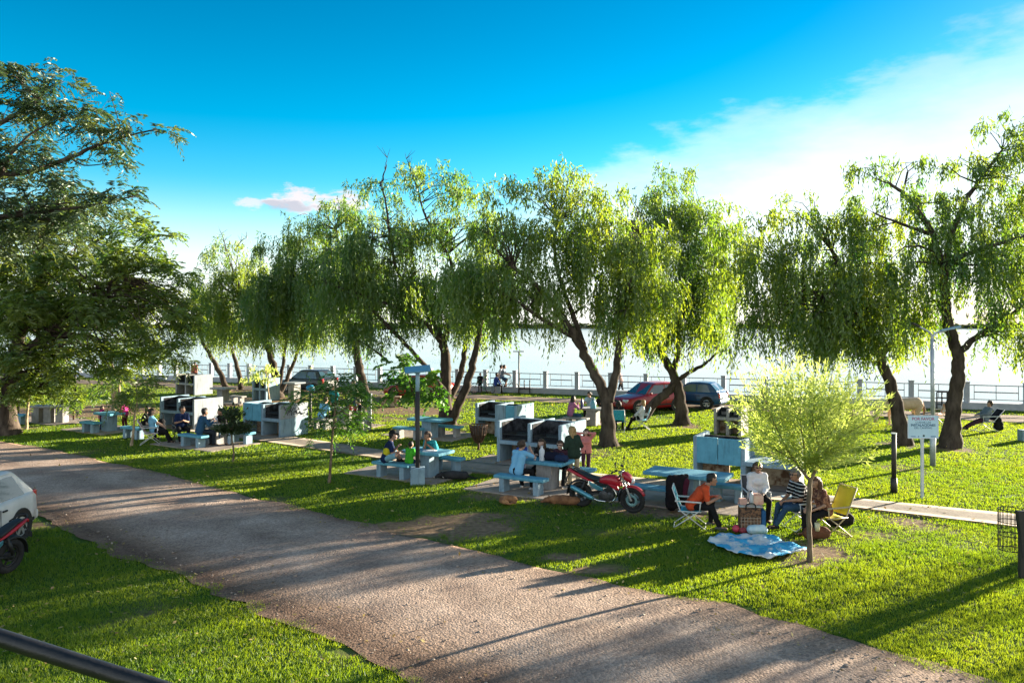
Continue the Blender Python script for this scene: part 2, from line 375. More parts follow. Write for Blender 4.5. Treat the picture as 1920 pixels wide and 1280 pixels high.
def road_mat():
    m = bpy.data.materials.new('gravel_road'); m.use_nodes = True; nt = m.node_tree; N = nt.nodes; L = nt.links; p = N['Principled BSDF']
    p.inputs['Roughness'].default_value = .95; p.inputs['Specular IOR Level'].default_value = .15
    tc = N.new('ShaderNodeTexCoord')
    def nz(s, d=6, r=.6):
        n = N.new('ShaderNodeTexNoise'); n.inputs['Scale'].default_value = s; n.inputs['Detail'].default_value = d; n.inputs['Roughness'].default_value = r
        L.new(tc.outputs['Object'], n.inputs['Vector']); return n.outputs[0]
    def ramp(v, els):
        r = N.new('ShaderNodeValToRGB'); L.new(v, r.inputs[0])
        while len(r.color_ramp.elements) < len(els): r.color_ramp.elements.new(.5)
        for e, (q, c) in zip(r.color_ramp.elements, els): e.position = q; e.color = (*c, 1)
        return r.outputs[0]
    base = ramp(nz(0.9, 6), [(.3, (.27,.195,.16)), (.5, (.365,.275,.222)), (.7, (.465,.36,.295))])
    vo = N.new('ShaderNodeTexVoronoi'); vo.inputs['Scale'].default_value = 26; L.new(tc.outputs['Object'], vo.inputs['Vector'])
    vo.inputs['Randomness'].default_value = 1
    stone = ramp(vo.outputs['Color'], [(.2, (.55,.52,.50)), (.55, (1,1,1)), (.85, (1.35,1.3,1.25))])
    fine = ramp(nz(55, 4, .7), [(.35, (.62,.6,.58)), (.65, (1.25,1.25,1.25))])
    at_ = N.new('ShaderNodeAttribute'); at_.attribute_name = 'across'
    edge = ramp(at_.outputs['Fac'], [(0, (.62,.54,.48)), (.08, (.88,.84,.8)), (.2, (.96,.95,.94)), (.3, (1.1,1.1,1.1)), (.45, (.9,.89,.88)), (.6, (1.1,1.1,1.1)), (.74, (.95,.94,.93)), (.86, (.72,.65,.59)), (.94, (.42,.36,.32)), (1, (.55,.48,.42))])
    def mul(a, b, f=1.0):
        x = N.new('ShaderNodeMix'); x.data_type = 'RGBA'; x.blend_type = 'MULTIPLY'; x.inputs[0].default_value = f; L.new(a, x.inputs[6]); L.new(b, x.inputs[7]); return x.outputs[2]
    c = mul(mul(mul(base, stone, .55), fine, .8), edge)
    L.new(c, p.inputs['Base Color'])
    ad = N.new('ShaderNodeMath'); ad.operation = 'ADD'; L.new(nz(9, 9, .72), ad.inputs[0])
    v2 = N.new('ShaderNodeMath'); v2.operation = 'MULTIPLY'; L.new(vo.outputs['Distance'], v2.inputs[0]); v2.inputs[1].default_value = -.5; L.new(v2.outputs[0], ad.inputs[1])
    b = N.new('ShaderNodeBump'); b.inputs['Strength'].default_value = .6; b.inputs['Distance'].default_value = .035; L.new(ad.outputs[0], b.inputs['Height']); L.new(b.outputs[0], p.inputs['Normal'])
    return m
ROADM = road_mat()
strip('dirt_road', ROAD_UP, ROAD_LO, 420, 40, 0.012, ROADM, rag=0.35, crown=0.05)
CONC = mat('path_concrete', (.33,.27,.215), .9, (.22,.18,.145), 3.0, .35, 40, spec=.2)
strip('concrete_path', PATH_UP, PATH_LO, 160, 5, 0.035, CONC, thick=.06)
EARTH = mat('track_earth', (.34,.25,.18), .95, (.22,.16,.115), 1.5, .5, 30, spec=.1)
strip('riverside_track', TRACK_UP, TRACK_LO, 300, 8, 0.012, EARTH, rag=.3)
PADM = mat('pad_concrete', (.36,.30,.255), .9, (.24,.195,.16), 2.4, .4, 30, spec=.15)
for P in PAD_POLYS:
    tag(MB().prism(P, -0.06, 0.026).build('paved_pad', PADM, bevel=.008), kind='structure')

def water_mat():
    m = bpy.data.materials.new('river_water'); m.use_nodes = True; nt = m.node_tree; N = nt.nodes; L = nt.links; p = N['Principled BSDF']
    p.inputs['Base Color'].default_value = (.10,.19,.24,1); p.inputs['Roughness'].default_value = .12; p.inputs['IOR'].default_value = 1.33
    p.inputs['Specular IOR Level'].default_value = .9
    tc = N.new('ShaderNodeTexCoord'); mp = N.new('ShaderNodeMapping'); mp.inputs['Scale'].default_value = (.45, 1, 1); L.new(tc.outputs['Object'], mp.inputs[0])
    mp.inputs['Rotation'].default_value = (0, 0, R(20))
    n1 = N.new('ShaderNodeTexNoise'); n1.inputs['Scale'].default_value = .55; n1.inputs['Detail'].default_value = 8; n1.inputs['Roughness'].default_value = .62; L.new(mp.outputs[0], n1.inputs['Vector'])
    n2 = N.new('ShaderNodeTexNoise'); n2.inputs['Scale'].default_value = .03; n2.inputs['Detail'].default_value = 4; L.new(mp.outputs[0], n2.inputs['Vector'])
    ml = N.new('ShaderNodeMapRange'); L.new(n2.outputs[0], ml.inputs[0]); ml.inputs[1].default_value = .35; ml.inputs[2].default_value = .65; ml.inputs[3].default_value = .07; ml.inputs[4].default_value = .45
    b = N.new('ShaderNodeBump'); b.inputs['Distance'].default_value = .09; L.new(ml.outputs[0], b.inputs['Strength']); L.new(n1.outputs[0], b.inputs['Height']); L.new(b.outputs[0], p.inputs['Normal'])
    return m
WATER_Z = -2.4
def build_river():
    xs = np.linspace(-1600, 1600, 60); n = len(xs)
    near = np.minimum(wall_y(xs) + .02, 118); near = np.maximum(near, 1.0)
    V = []; ts = np.linspace(0, 1, 30)**2
    for t in ts: V.append(np.stack([xs, near*(1-t) + 940*t, np.full(n, WATER_Z)], -1))
    V = np.concatenate(V); idx = np.arange(len(V)).reshape(len(ts), n)
    F = np.stack([idx[:-1,:-1], idx[:-1,1:], idx[1:,1:], idx[1:,:-1]], -1).reshape(-1, 4)
    tag(fast_mesh('river_water', V, F, water_mat()), kind='structure')
    # far bank: ground strip and the wood on it
    tag(MB().prism([(-1700,915),(1700,915),(1700,2600),(-1700,2600)], WATER_Z-1, WATER_Z+.7).build('far_bank', mat('bank', (.08,.09,.04), .9, spec=.1)), kind='structure')
    V = []; F = []; T = []; r = np.random.default_rng(4)
    for k in range(9000):
        x = r.uniform(-1100, 1100); y = r.uniform(918, 960); z = WATER_Z + .6; h = r.uniform(2.0, 5.6) * (0.7 + .6*float(vnoise(x, y, 60, 2)))
        w = r.uniform(1.5, 4); c = np.array([x, y, z + h*r.uniform(.3, 1)]); d = r.normal(size=(4,3)) * np.array([w, w, h*.28])
        b = len(V); V += list(c + d); F.append((b, b+1, b+2, b+3)); T.append(r.random())
    tag(fast_mesh('far_woodland', np.array(V), np.array(F), leaf_mat('far_leaf', (.02,.035,.018), (.04,.06,.03), .3), tint=T), kind='stuff')
build_river()

# ------------------------------------------------------------------ river wall and railing
WALLC = mat('river_wall_concrete', (.46,.48,.51), .85, (.34,.36,.39), 2.0, .3, 20, spec=.2)
RAILM = mat('railing_metal', (.30,.31,.33), .6, (.20,.20,.22), 8, spec=.3)
def build_railing():
    d = Vector((1, WALL_S, 0)).normalized(); ang = math.atan2(d.y, d.x)
    t = empty('riverside_railing', (WALL_A[0], WALL_A[1], 0), ang, 'long riverside railing of square concrete posts and grey pipes on a low wall', 'railing')
    MB().box((-110, -.03, -.3), (110, .55, .345)).box((-110, .0, -3.5), (110, .5, -.3)).build('kerb_wall', WALLC, t, bevel=.02)
    xs = [0.0]; x = 0.0
    while x < 75: x += min(2.1 + max(x, 0) * .024, 2.9); xs.append(x)
    x = 0.0
    while x > -85: x -= max(2.1 + x * .012, 1.75); xs.append(x)
    xs = sorted(xs); proto = None; pm = None
    post = MB().box((-.125,.12,.345), (.125,.37,1.36)).box((-.145,.10,1.36), (.145,.39,1.42))
    for k, x in enumerate(xs):
        if proto is None: o = proto = post.build('concrete_post', WALLC, t, bevel=.012)
        else: o = proto.copy(); COL.objects.link(o)
        o.location = (x, 0, 0)
        if k + 1 < len(xs):
            x1 = xs[k+1]; m = MB(); a, b = x + .12, x1 - .12; y = .245
            for z, r in ((1.235,.028), (.50,.024)): m.tube([(a,y,z),(b,y,z)], r, 6)
            m.tube([(a+.22,y,.88),(b-.22,y,.88)], .034, 6)
            for q in (a+.22, (a+b)/2, b-.22): m.tube([(q,y,.50),(q,y,1.235)], .018, 6)
            m.build('rail_panel', RAILM, t, smooth=True)
build_railing()

# ------------------------------------------------------------------ grass blades
GRASS = leaf_mat('grass_blade', (.055,.118,.008), (.14,.19,.014), .52, [(.19,.34,.008), (.44,.50,.015)], .5, .03)
def build_grass():
    parts = []
    def zone(y0, y1, dens, h, w, blades):
        xw = 0.72*y1 + 2; n = int(2*xw*(y1-y0)*dens); x = RNG.uniform(-xw, xw, n); y = RNG.uniform(y0, y1, n)
        k = (np.abs(x) < .70*y + 2.5) & (y < wall_y(x) - .1)
        x, y = x[k], y[k]
        bad = in_poly(x, y, PATH_POLY)
        jx = x + (fbm(x, y, .9, 31) - .5)*1.3; jy = y + (fbm(x, y, .9, 41) - .5)*1.3
        bad |= in_poly(jx, jy, ROAD_POLY) | in_poly(jx, jy, TRACK_POLY)
        for P in PAD_POLYS: bad |= in_poly(x, y, P)
        x, y = x[~bad], y[~bad]
        d = dirt_at(x, y); k = RNG.random(len(x)) > np.clip(d*1.9 - .12, 0, .97); x, y, d = x[k], y[k], d[k]
        n = len(x)
        x = np.repeat(x, blades) + RNG.normal(0, .03, n*blades)*(w/.012)**.5; y = np.repeat(y, blades) + RNG.normal(0, .03, n*blades)*(w/.012)**.5
        d = np.repeat(d, blades); n = len(x)
        pn = fbm(x, y, 1.6, 51); fine = fbm(x, y, .28, 61)
        hh = h*RNG.uniform(.45, 1.2, n)*(.5 + .9*pn)*(.55 + .9*fine)*(1-.45*d); a = RNG.uniform(0, 6.283, n); lean = RNG.uniform(.15, .95, n)*hh
        b = RNG.uniform(0, 6.283, n); ww = w*RNG.uniform(.7, 1.4, n)/2
        p0 = np.stack([x - np.cos(a)*ww, y - np.sin(a)*ww, np.full(n, -.006)], -1); p1 = np.stack([x + np.cos(a)*ww, y + np.sin(a)*ww, np.full(n, -.006)], -1)
        p2 = np.stack([x + np.cos(b)*lean, y + np.sin(b)*lean, hh], -1)
        t = np.clip(-.05 + .95*fbm(x, y, 3.1, 71) + .45*(fbm(x, y, .5, 81)-.5) + RNG.normal(0, .13, n), 0, 1)
        parts.append((np.stack([p0, p1, p2], 1).reshape(-1, 3), t))
    zone(7.5, 12, 900, .048, .009, 3)
    zone(12, 17, 560, .048, .012, 3)
    zone(17, 25, 300, .046, .017, 3)
    zone(25, 36, 140, .045, .024, 3)
    zone(36, 66, 50, .05, .04, 3)
    V = np.concatenate([p[0] for p in parts]); T = np.concatenate([p[1] for p in parts])
    F = np.arange(len(V)).reshape(-1, 3)
    tag(fast_mesh('grass', V, F, GRASS, tint=T), 'short mown grass blades covering the lawn', 'grass', kind='stuff')
    print('grass tris', len(F))
build_grass()
def build_gravel():
    n = 9000; x = RNG.uniform(-14, 10, n); y = 7.5 + 14*RNG.random(n)**1.6
    k = in_poly(x, y, ROAD_POLY) & (np.abs(x) < .7*y + 2); x, y = x[k], y[k]; n = len(x)
    s = RNG.gamma(1.6, .005, n) + .005; B = np.array([[1,0,0],[0,1,0],[-1,0,0],[0,-1,0],[0,0,.75],[0,0,-.5]])
    J = RNG.uniform(.55, 1.3, (n, 6, 1)); V = (B[None]*J*s[:,None,None]); a = RNG.uniform(0, 6.28, n)
    c, q = np.cos(a)[:,None], np.sin(a)[:,None]; V = np.stack([V[...,0]*c - V[...,1]*q, V[...,0]*q + V[...,1]*c, V[...,2]], -1)
    V += np.stack([x, y, np.full(n, .05)], -1)[:,None]
    f = np.array([[0,1,4],[1,2,4],[2,3,4],[3,0,4],[1,0,5],[2,1,5],[3,2,5],[0,3,5]]); F = (f[None] + (np.arange(n)*6)[:,None,None]).reshape(-1, 3)
    tag(fast_mesh('gravel', V.reshape(-1,3), F, mat('gravel_stone', (.40,.33,.28), .9, (.18,.145,.12), 3.0, spec=.2)), 'loose small stones strewn over the dirt road', 'gravel', kind='stuff')
build_gravel()

def build_litter():
    n = 9000; x = RNG.uniform(-20, 20, n); y = 8 + 34*RNG.random(n)**1.5; k = (np.abs(x) < .7*y + 2) & (fbm(x, y, 2.0, 111) > .42); x, y = x[k], y[k]; n = len(x)
    P = np.stack([x, y, RNG.uniform(.03, .055, n)], -1); D = RNG.normal(size=(n, 3)); D[:,2] *= .25; D /= np.linalg.norm(D, axis=1)[:,None]
    S = np.cross(D, [0, 0, 1.0]) + RNG.normal(0, .25, (n, 3)); S /= np.linalg.norm(S, axis=1)[:,None]; L = (RNG.uniform(.04, .10, n)*(y/14)**.5)[:,None]; W = L*.28
    V = np.stack([P, P + D*L*.5 + S*W, P + D*L, P + D*L*.5 - S*W], 1).reshape(-1, 3)
    tag(fast_mesh('fallen_leaves', V, np.arange(len(V)).reshape(-1, 4), leaf_mat('dry_leaf', (.16,.10,.04), (.42,.33,.12), .3), tint=RNG.random(n)), 'dry willow leaves scattered over lawn and road', 'leaves', kind='stuff')
build_litter()
# ------------------------------------------------------------------ trees
BARK = mat('willow_bark', (.105,.082,.065), .95, (.035,.027,.022), 5.0, 1.0, 14, lo=.35, hi=.68, spec=.1, stretch=(1,1,.3))
BARKP = mat('pale_bark', (.42,.33,.22), .9, (.22,.17,.11), 9.0, .6, 30, spec=.15, stretch=(1,1,.4))
BARKM = mat('young_bark', (.20,.15,.10), .9, (.09,.07,.05), 9.0, .6, 30, spec=.15, stretch=(1,1,.4))
WLEAF = leaf_mat('willow_leaf', (.040,.098,.012), (.125,.180,.020), .54, [(.14,.30,.012), (.43,.49,.02)])
WLEAF_D = leaf_mat('willow_leaf_deep', (.028,.084,.014), (.092,.150,.020), .52, [(.09,.26,.015), (.36,.44,.02)])
YLEAF = leaf_mat('young_willow_leaf', (.15,.23,.045), (.26,.32,.085), .64, [(.44,.58,.09), (.70,.77,.18)])
FLEAF = leaf_mat('feathery_leaf', (.042,.095,.016), (.12,.16,.022), .5, [(.14,.28,.015), (.38,.44,.03)])
FLEAF_D = leaf_mat('feathery_leaf_dark', (.016,.042,.022), (.055,.082,.026), .4, [(.04,.12,.03), (.20,.24,.03)])
BLEAF = leaf_mat('broad_leaf', (.03,.10,.016), (.10,.20,.02), .45, [(.06,.24,.012), (.22,.40,.02)])

def smooth_path(pts, sub=6):
    P = [Vector(p) for p in pts]; out = []
    for i in range(len(P) - 1):
        p0 = P[max(i-1, 0)]; p1 = P[i]; p2 = P[i+1]; p3 = P[min(i+2, len(P)-1)]
        for k in range(sub):
            t = k / sub
            out.append(0.5*((2*p1) + (p2-p0)*t + (2*p0-5*p1+4*p2-p3)*t*t + (3*p1-p0-3*p2+p3)*t**3))
    out.append(P[-1]); return out
def limb(mb, pts, r0, r1, n=9, wob=.03, flare=0.0):
    P = smooth_path(pts); k = len(P); rad = []
    for i, p in enumerate(P):
        t = i/(k-1); r = r0*(1-t) + r1*t
        if flare: r *= 1 + flare*max(0, 1 - t*6)**2
        r *= 1 + random.uniform(-.07, .07); rad.append(r)
        if 0 < i < k-1: P[i] = p + Vector((random.gauss(0,1), random.gauss(0,1), random.gauss(0,.4)))*wob*min(r*4, .5)
    mb.tube(P, rad, n); return list(zip(P, rad))

def ellipsoid_pts(rng, c, r, n, up=0.0, shell=.55):
    d = rng.normal(size=(n, 3)); d /= np.linalg.norm(d, axis=1)[:,None]
    if up: d[:,2] = np.where(rng.random(n) < up, np.abs(d[:,2]), d[:,2])
    q = shell + (1-shell)*rng.random(n)
    return c + d*q[:,None]*r, d

def leaves_on(P, D, rng, ll, lw, spread=.6, down=0.0):
    """one diamond leaf per (point, direction)"""
    n = len(P); d = D + rng.normal(0, spread, (n, 3)); d[:,2] -= down; d /= np.linalg.norm(d, axis=1)[:,None] + 1e-9
    s = np.cross(d, rng.normal(size=(n, 3))); s /= np.linalg.norm(s, axis=1)[:,None] + 1e-9
    L = (ll*rng.uniform(.65, 1.3, n))[:,None]; W = (lw*rng.uniform(.7, 1.25, n))[:,None]
    V = np.stack([P, P + d*L*.45 + s*W*.5, P + d*L, P + d*L*.45 - s*W*.5], 1)
    return V.reshape(-1, 3)

def weeping(blobs, rng, step, ll, lw, lenr, per, tops=True, kw_z=2.7):
    """hanging willow strands filling the crown lobes; returns leaf quads, tints and strand lines"""
    VV = []; TT = []; lines = []
    for (c, r, dens, kind) in blobs:
        c = np.array(c); r = np.array(r); vol = 4.19*r[0]*r[1]*r[2]
        n = max(12, int(per*dens*vol**.72*{'t': 1.35, 'm': 1.3, 'b': .9}[kind]))
        # clumps of strands: each clump is a drooping branchlet
        nc = max(4, n//17); cp, cd = ellipsoid_pts(rng, c, r*.98, nc, up=.5, shell=.3)
        own = rng.integers(0, nc, n); jit = rng.normal(0, .175, (n, 3)) * np.array([1, 1, .7]) * (r.mean()/1.6)**.5
        p0 = cp[own] + jit; dd = cd[own]
        ks = {'t': .36, 'm': .40, 'b': .95}[kind]
        L = ks*rng.uniform(lenr[0], lenr[1], n) * (0.35 + 1.2*rng.random(nc)[own]**1.5); L = np.minimum(L, np.maximum((p0[:,2] - 1.0)*.8, .3))
        tc = np.clip(.5 + rng.normal(0, .22, nc), 0, 1)[own]
        out = np.stack([dd[:,0], dd[:,1], np.zeros(n)], -1)*rng.uniform(.05, .35, n)[:,None]
        up = np.zeros(n, bool)
        if tops:
            up = (rng.random(n) < (.30 if kind == 't' else .10)) & (dd[:,2] > .1)
            L[up] *= .55
        K = np.maximum(3, (L/step).astype(int)); tot = int(K.sum()); sid = np.repeat(np.arange(n), K)
        first = np.r_[0, np.cumsum(K)[:-1]]; t = (np.arange(tot) - first[sid] + rng.random(tot)*.7)/K[sid]
        Ls = L[sid]; sway = rng.normal(0, .10, (n, 3))[sid]*np.array([1, 1, 0])
        drop = np.where(up[sid], .75*t - .55*t*t*1.3, -(t**1.25))
        P = p0[sid] + out[sid]*np.sqrt(t)[:,None]*Ls[:,None]*1.2 + sway*(t**2)[:,None]*Ls[:,None]
        P[:,2] += drop*Ls
        T = np.stack([out[sid][:,0]*.6, out[sid][:,1]*.6, np.where(up[sid], .6 - 1.4*t, -1.0)], -1)
        keep = P[:,2] > (kw_z + rng.normal(0, .45, n))[sid]
        P, T, ti = P[keep], T[keep], (tc[sid] + rng.normal(0, .12, tot))[keep]
        VV.append(leaves_on(P, T, rng, ll, lw, .42)); TT.append(np.clip(ti, 0, 1))
        for q in range(0, nc, 2): lines.append((c, cp[q]))
    V = np.concatenate(VV); return V, np.concatenate(TT), lines

def twigs(mb, skel, lines, rng, r=.03, n=4):
    S = np.array([tuple(p) for p, _ in skel]); rr = np.array([q for _, q in skel])
    for c, e in lines:
        e = np.array(e); i = np.argmin(((S - e)**2).sum(1) + np.where(S[:,2] > e[2] + .5, 6, 0)); s = S[i]
        if np.linalg.norm(e - s) < .15: continue
        m1 = s*.62 + e*.38 + rng.normal(0, .12, 3); m1[2] += .10*np.linalg.norm(e - s)
        m2 = s*.28 + e*.72 + rng.normal(0, .12, 3); m2[2] += .13*np.linalg.norm(e - s)
        r0 = min(rr[i]*.55, r*1.4 + .011*np.linalg.norm(e - s)); mb.tube([s, m1, m2, e], [r0, r0*.62, r0*.38, r0*.16], n, cap=False)

def tree_px(Y, limbs, blobs):
    """limbs/blobs given at photo pixels and depth offset, turned into metres at depth Y"""
    k = Y/FPX
    Lm = [([at(p[0], p[1], Y + (p[2] if len(p) > 2 else 0)) for p in pts], r0, r1) for pts, r0, r1 in limbs]
    Bm = [(tuple(at(b[0], b[1], Y + b[4])), (b[2]*k, b[5] if len(b) > 5 and b[5] else .5*(b[2]+b[3])*k, b[3]*k), b[6] if len(b) > 6 else 1.0, b[7] if len(b) > 7 else 'm') for b in blobs]
    return Lm, Bm
def tree(name, label, cat, group, Y, limbs, blobs, leafm, barkm, seed, style='weep', **kw):
    Lm, Bm = tree_px(Y, limbs, blobs); base = Vector(Lm[0][0][0]); base.z = 0
    if style == 'weep':
        zs = sorted(b[0][2] for b in Bm); zm = zs[int(len(zs)*.58)]
        Bm = [(b[0], tuple(q*1.16 for q in b[1]), b[2]*1.1, 'b' if b[3] == 'm' and b[0][2] <= zm else b[3]) for b in Bm]
    rng = np.random.default_rng(seed); random.seed(seed)
    root = empty(name, base, 0, label, cat, group)
    mb = MB(); skel = []
    for i, (pts, r0, r1) in enumerate(Lm):
        pts = [Vector(p) for p in pts]
        if i == 0: pts[0].z = -.05
        q_ = .82 if style == 'weep' else 1.0
        skel += limb(mb, pts, r0*q_, r1*q_, 10 if r0 > .1 else 7, flare=.55 if i == 0 else 0, wob=kw.get('wob', .05))
    if style == 'weep':
        V, T, lines = weeping(Bm, rng, kw.get('step', .085), kw.get('ll', .20), kw.get('lw', .050), kw.get('lenr', (.5, 1.7)), kw.get('per', 66), kw_z=kw.get('zmin', 2.75))
    elif style == 'frond':
        V, T, lines = fronds(Bm, rng, kw.get('per', 60), kw.get('fl', .42), kw.get('pairs', 9), kw.get('pw', .028))
    elif style == 'spray':
        V, T, lines = sprays(Bm, rng, skel, kw)
    twigs(mb, skel, lines, rng, kw.get('twr', .03))
    for v in kw.get('bare', []):
        P = [at(p[0], p[1], Y + (p[2] if len(p) > 2 else 0)) for p in v]; limb(mb, P, .045, .008, 5, wob=.2)
        for q in range(6):
            s = P[random.randrange(1, len(P))]; mb.tube([s, s + Vector((random.gauss(0,.25), random.gauss(0,.2), random.uniform(.15,.5)))], [.014, .004], 4, cap=False)
    o = mb.build('trunk', barkm, root, smooth=True); o.matrix_parent_inverse = Matrix.Translation(-base)
    c = fast_mesh('crown', V, np.arange(len(V)).reshape(-1, 4), leafm, root, tint=T); c.matrix_parent_inverse = Matrix.Translation(-base)
    print(name, len(T)); return root
def fronds(blobs, rng, per, fl, pairs, pw):
    VV = []; TT = []; lines = []
    for (c, r, dens, kind) in blobs:
        c = np.array(c); r = np.array(r); n = max(8, int(per*dens*(4.19*r[0]*r[1]*r[2])**.72))
        nc = max(3, n//11); cp, cd = ellipsoid_pts(rng, c, r*.95, nc, up=.35, shell=.3)
        own = rng.integers(0, nc, n); p0 = cp[own] + rng.normal(0, .15, (n, 3))*np.array([1, 1, .8])*(r.mean())**.5
        d = cd[own]*.5 + rng.normal(0, .6, (n, 3)); d[:,2] *= .55; d /= np.linalg.norm(d, axis=1)[:,None]
        L = fl*rng.uniform(.6, 1.3, n); sv = np.cross(d, [0, 0, 1.0]); sv /= np.linalg.norm(sv, axis=1)[:,None] + 1e-9
        tint = np.clip(.45 + rng.normal(0, .25, nc)[own] + rng.normal(0, .1, n), 0, 1)
        for k in range(pairs):
            t = (k + .6)/pairs; pos = p0 + d*(L*t)[:,None]; pos[:,2] -= L*(.55*t*t)
            plen = L*.42*math.sin(math.pi*(.18 + .75*t)); dz = .9*t
            for sg in (1, -1):
                e = sv*sg*.85 + d*.5; e[:,2] -= .25 + dz*.35; e += rng.normal(0, .12, (n, 3)); e /= np.linalg.norm(e, axis=1)[:,None]
                w = np.cross(e, sv + rng.normal(0, .7, (n, 3))); w /= np.linalg.norm(w, axis=1)[:,None] + 1e-9
                w = w*pw*rng.uniform(.7, 1.3, n)[:,None]
                a = pos; b = pos + e*plen[:,None]
                VV.append(np.stack([a, a*.5+b*.5 + w*.5, b, a*.5+b*.5 - w*.5], 1).reshape(-1, 3)); TT.append(tint)
        for q in range(nc): lines.append((c, cp[q]))
    return np.concatenate(VV), np.concatenate(TT), lines
def sprays(blobs, rng, skel, kw):
    """upright leafy shoots fanning out of the limbs"""
    VV = []; TT = []; lines = []; S = np.array([tuple(p) for p, q in skel if q < kw.get('rmax', .05)])
    for (c, r, dens, kind) in blobs:
        c = np.array(c); r = np.array(r); n = int(kw.get('per', 900)*dens)
        e, d = ellipsoid_pts(rng, c, r, n, up=.2, shell=.25)
        L = kw.get('sl', .7)*rng.uniform(.45, 1.25, n); o = np.array(S.mean(0)); root = o + (e - o)*.45; v = e - root
        v[:,2] += .45*np.linalg.norm(v, axis=1); v /= np.linalg.norm(v, axis=1)[:,None]
        K = np.maximum(4, (L/kw.get('step', .035)).astype(int)); sid = np.repeat(np.arange(n), K); tot = len(sid)
        first = np.r_[0, np.cumsum(K)[:-1]]; t = (np.arange(tot) - first[sid] + rng.random(tot))/K[sid]
        P = e[sid] - v[sid]*(L[sid]*(1-t))[:,None]; P[:,2] -= kw.get('droop', .12)*L[sid]*t*t
        D = v[sid]*.9 + rng.normal(0, .5, (tot, 3)); VV.append(leaves_on(P, D, rng, kw.get('ll', .10), kw.get('lw', .016), .2, kw.get('down', .15)))
        TT.append(np.clip(.5 + rng.normal(0, .2, n)[sid] + rng.normal(0, .12, tot), 0, 1))
        for q in range(0, n, kw.get('tw', 6)): lines.append((c, e[q] - v[q]*L[q]*.4))
    return np.concatenate(VV), np.concatenate(TT), lines

WG = 'weeping willows along the river lawn'
tree('willow_tree', 'tall many trunked willow with bare twigs on top, behind the black lamp post', 'tree', WG, 34,
  [([(838,795),(834,750),(836,700),(832,650),(812,605),(785,560)], .40, .12), ([(846,792,-.2),(868,740,-.2),(885,690,-.2),(895,645,0),(905,590,.3),(930,530,.6)], .27, .08),
   ([(838,760),(862,705,.6),(872,655,.8),(880,590,1.2),(875,520,1.4)], .2, .06), ([(832,650),(850,570,.3),(845,490,.6),(800,410,.4),(775,330,.3)], .15, .03),
   ([(812,605),(760,540,-.4),(735,470,-.6),(725,390,-.4),(715,345,-.3)], .12, .03), ([(835,735,-.3),(797,685,-.8),(740,625,-1.2),(688,572,-1.6),(640,540,-1.8)], .14, .05),
   ([(825,640,-.2),(785,596,-.8),(700,560,-1.5),(610,530,-2)], .13, .04), ([(730,680,-1),(700,655,-1.4),(662,634,-1.8)], .07, .04)],
  [(712,352,58,44,0,1.6,.34,'t'),(785,338,50,48,.3,1.6,.34,'t'),(840,350,40,40,.5,1.5,.34,'t'),(868,378,58,48,.6,1.8,.55,'t'),(720,455,80,62,-.4,2.2,.75),(815,455,70,60,.3,2.2,.75),(905,450,50,60,.8,2,.6),
   (668,545,75,62,-1.4,2.0,.95),(745,550,70,60,-.6,2.2,.9),(810,560,60,60,.4,2,.7),(880,560,60,60,.9,2,.8),(935,510,48,60,1.2,1.8,.7),(640,480,50,46,-.8,1.8,.7),(690,615,50,40,-1.5,1.6,.7),(905,610,40,50,1,1.6,.6)],
  WLEAF_D, BARK, 11, lenr=(.5,1.9), zmin=3.3, bare=[[(712,350),(722,320),(726,296)],[(775,335),(768,310),(762,298)]])
tree('willow_tree', 'full crowned willow with a forked leaning trunk behind the motorcycle', 'tree', WG, 28.2,
  [([(1141,836),(1139,790),(1136,745),(1112,695,.1),(1080,635,.2),(1040,575,.1),(1000,530,-.2),(960,500,-.6)], .34, .08), ([(1143,752),(1154,705,-.2),(1161,650,-.3),(1170,580,-.3),(1185,500,-.2),(1200,440)], .22, .05),
   ([(1098,670,.1),(1082,610,.5),(1058,545,.8),(1040,480,.8),(1045,410,.6)], .15, .04), ([(1080,635,.2),(1020,600,-.6),(960,560,-1.2),(890,530,-1.6)], .11, .04), ([(1162,640,-.3),(1200,590,.3),(1225,530,.5)], .11, .04)],
  [(995,358,58,45,.4,1.6,.6,'t'),(1060,355,62,48,.4,1.7,.7,'t'),(1110,385,50,44,.3,1.5,.6,'t'),(1140,400,50,45,.2,1.5,.7,'t'),(945,440,55,50,0,1.6,.8),(885,515,62,50,-1.4,1.7,1.25),(955,520,55,48,-.8,1.6,1.0),
   (1030,460,75,65,.4,2,.95),(1110,475,70,65,.1,1.9,.95),(1185,475,70,65,0,1.9,1.05),(1005,560,65,42,-.2,1.6,.8),(1190,560,60,65,.3,1.7,1.1),(1100,555,55,45,.6,1.4,.5),(1225,530,50,70,.4,1.5,.9),(870,570,45,40,-1.4,1.4,.8),(935,380,42,40,.6,1.4,.4,'t'),(940,580,50,40,-.8,1.4,.9),(1080,420,60,40,-.4,1.5,.7),(1160,600,50,50,-.4,1.4,.9)],
  WLEAF, BARK, 12, lenr=(.4,1.6), per=60, zmin=3.1)
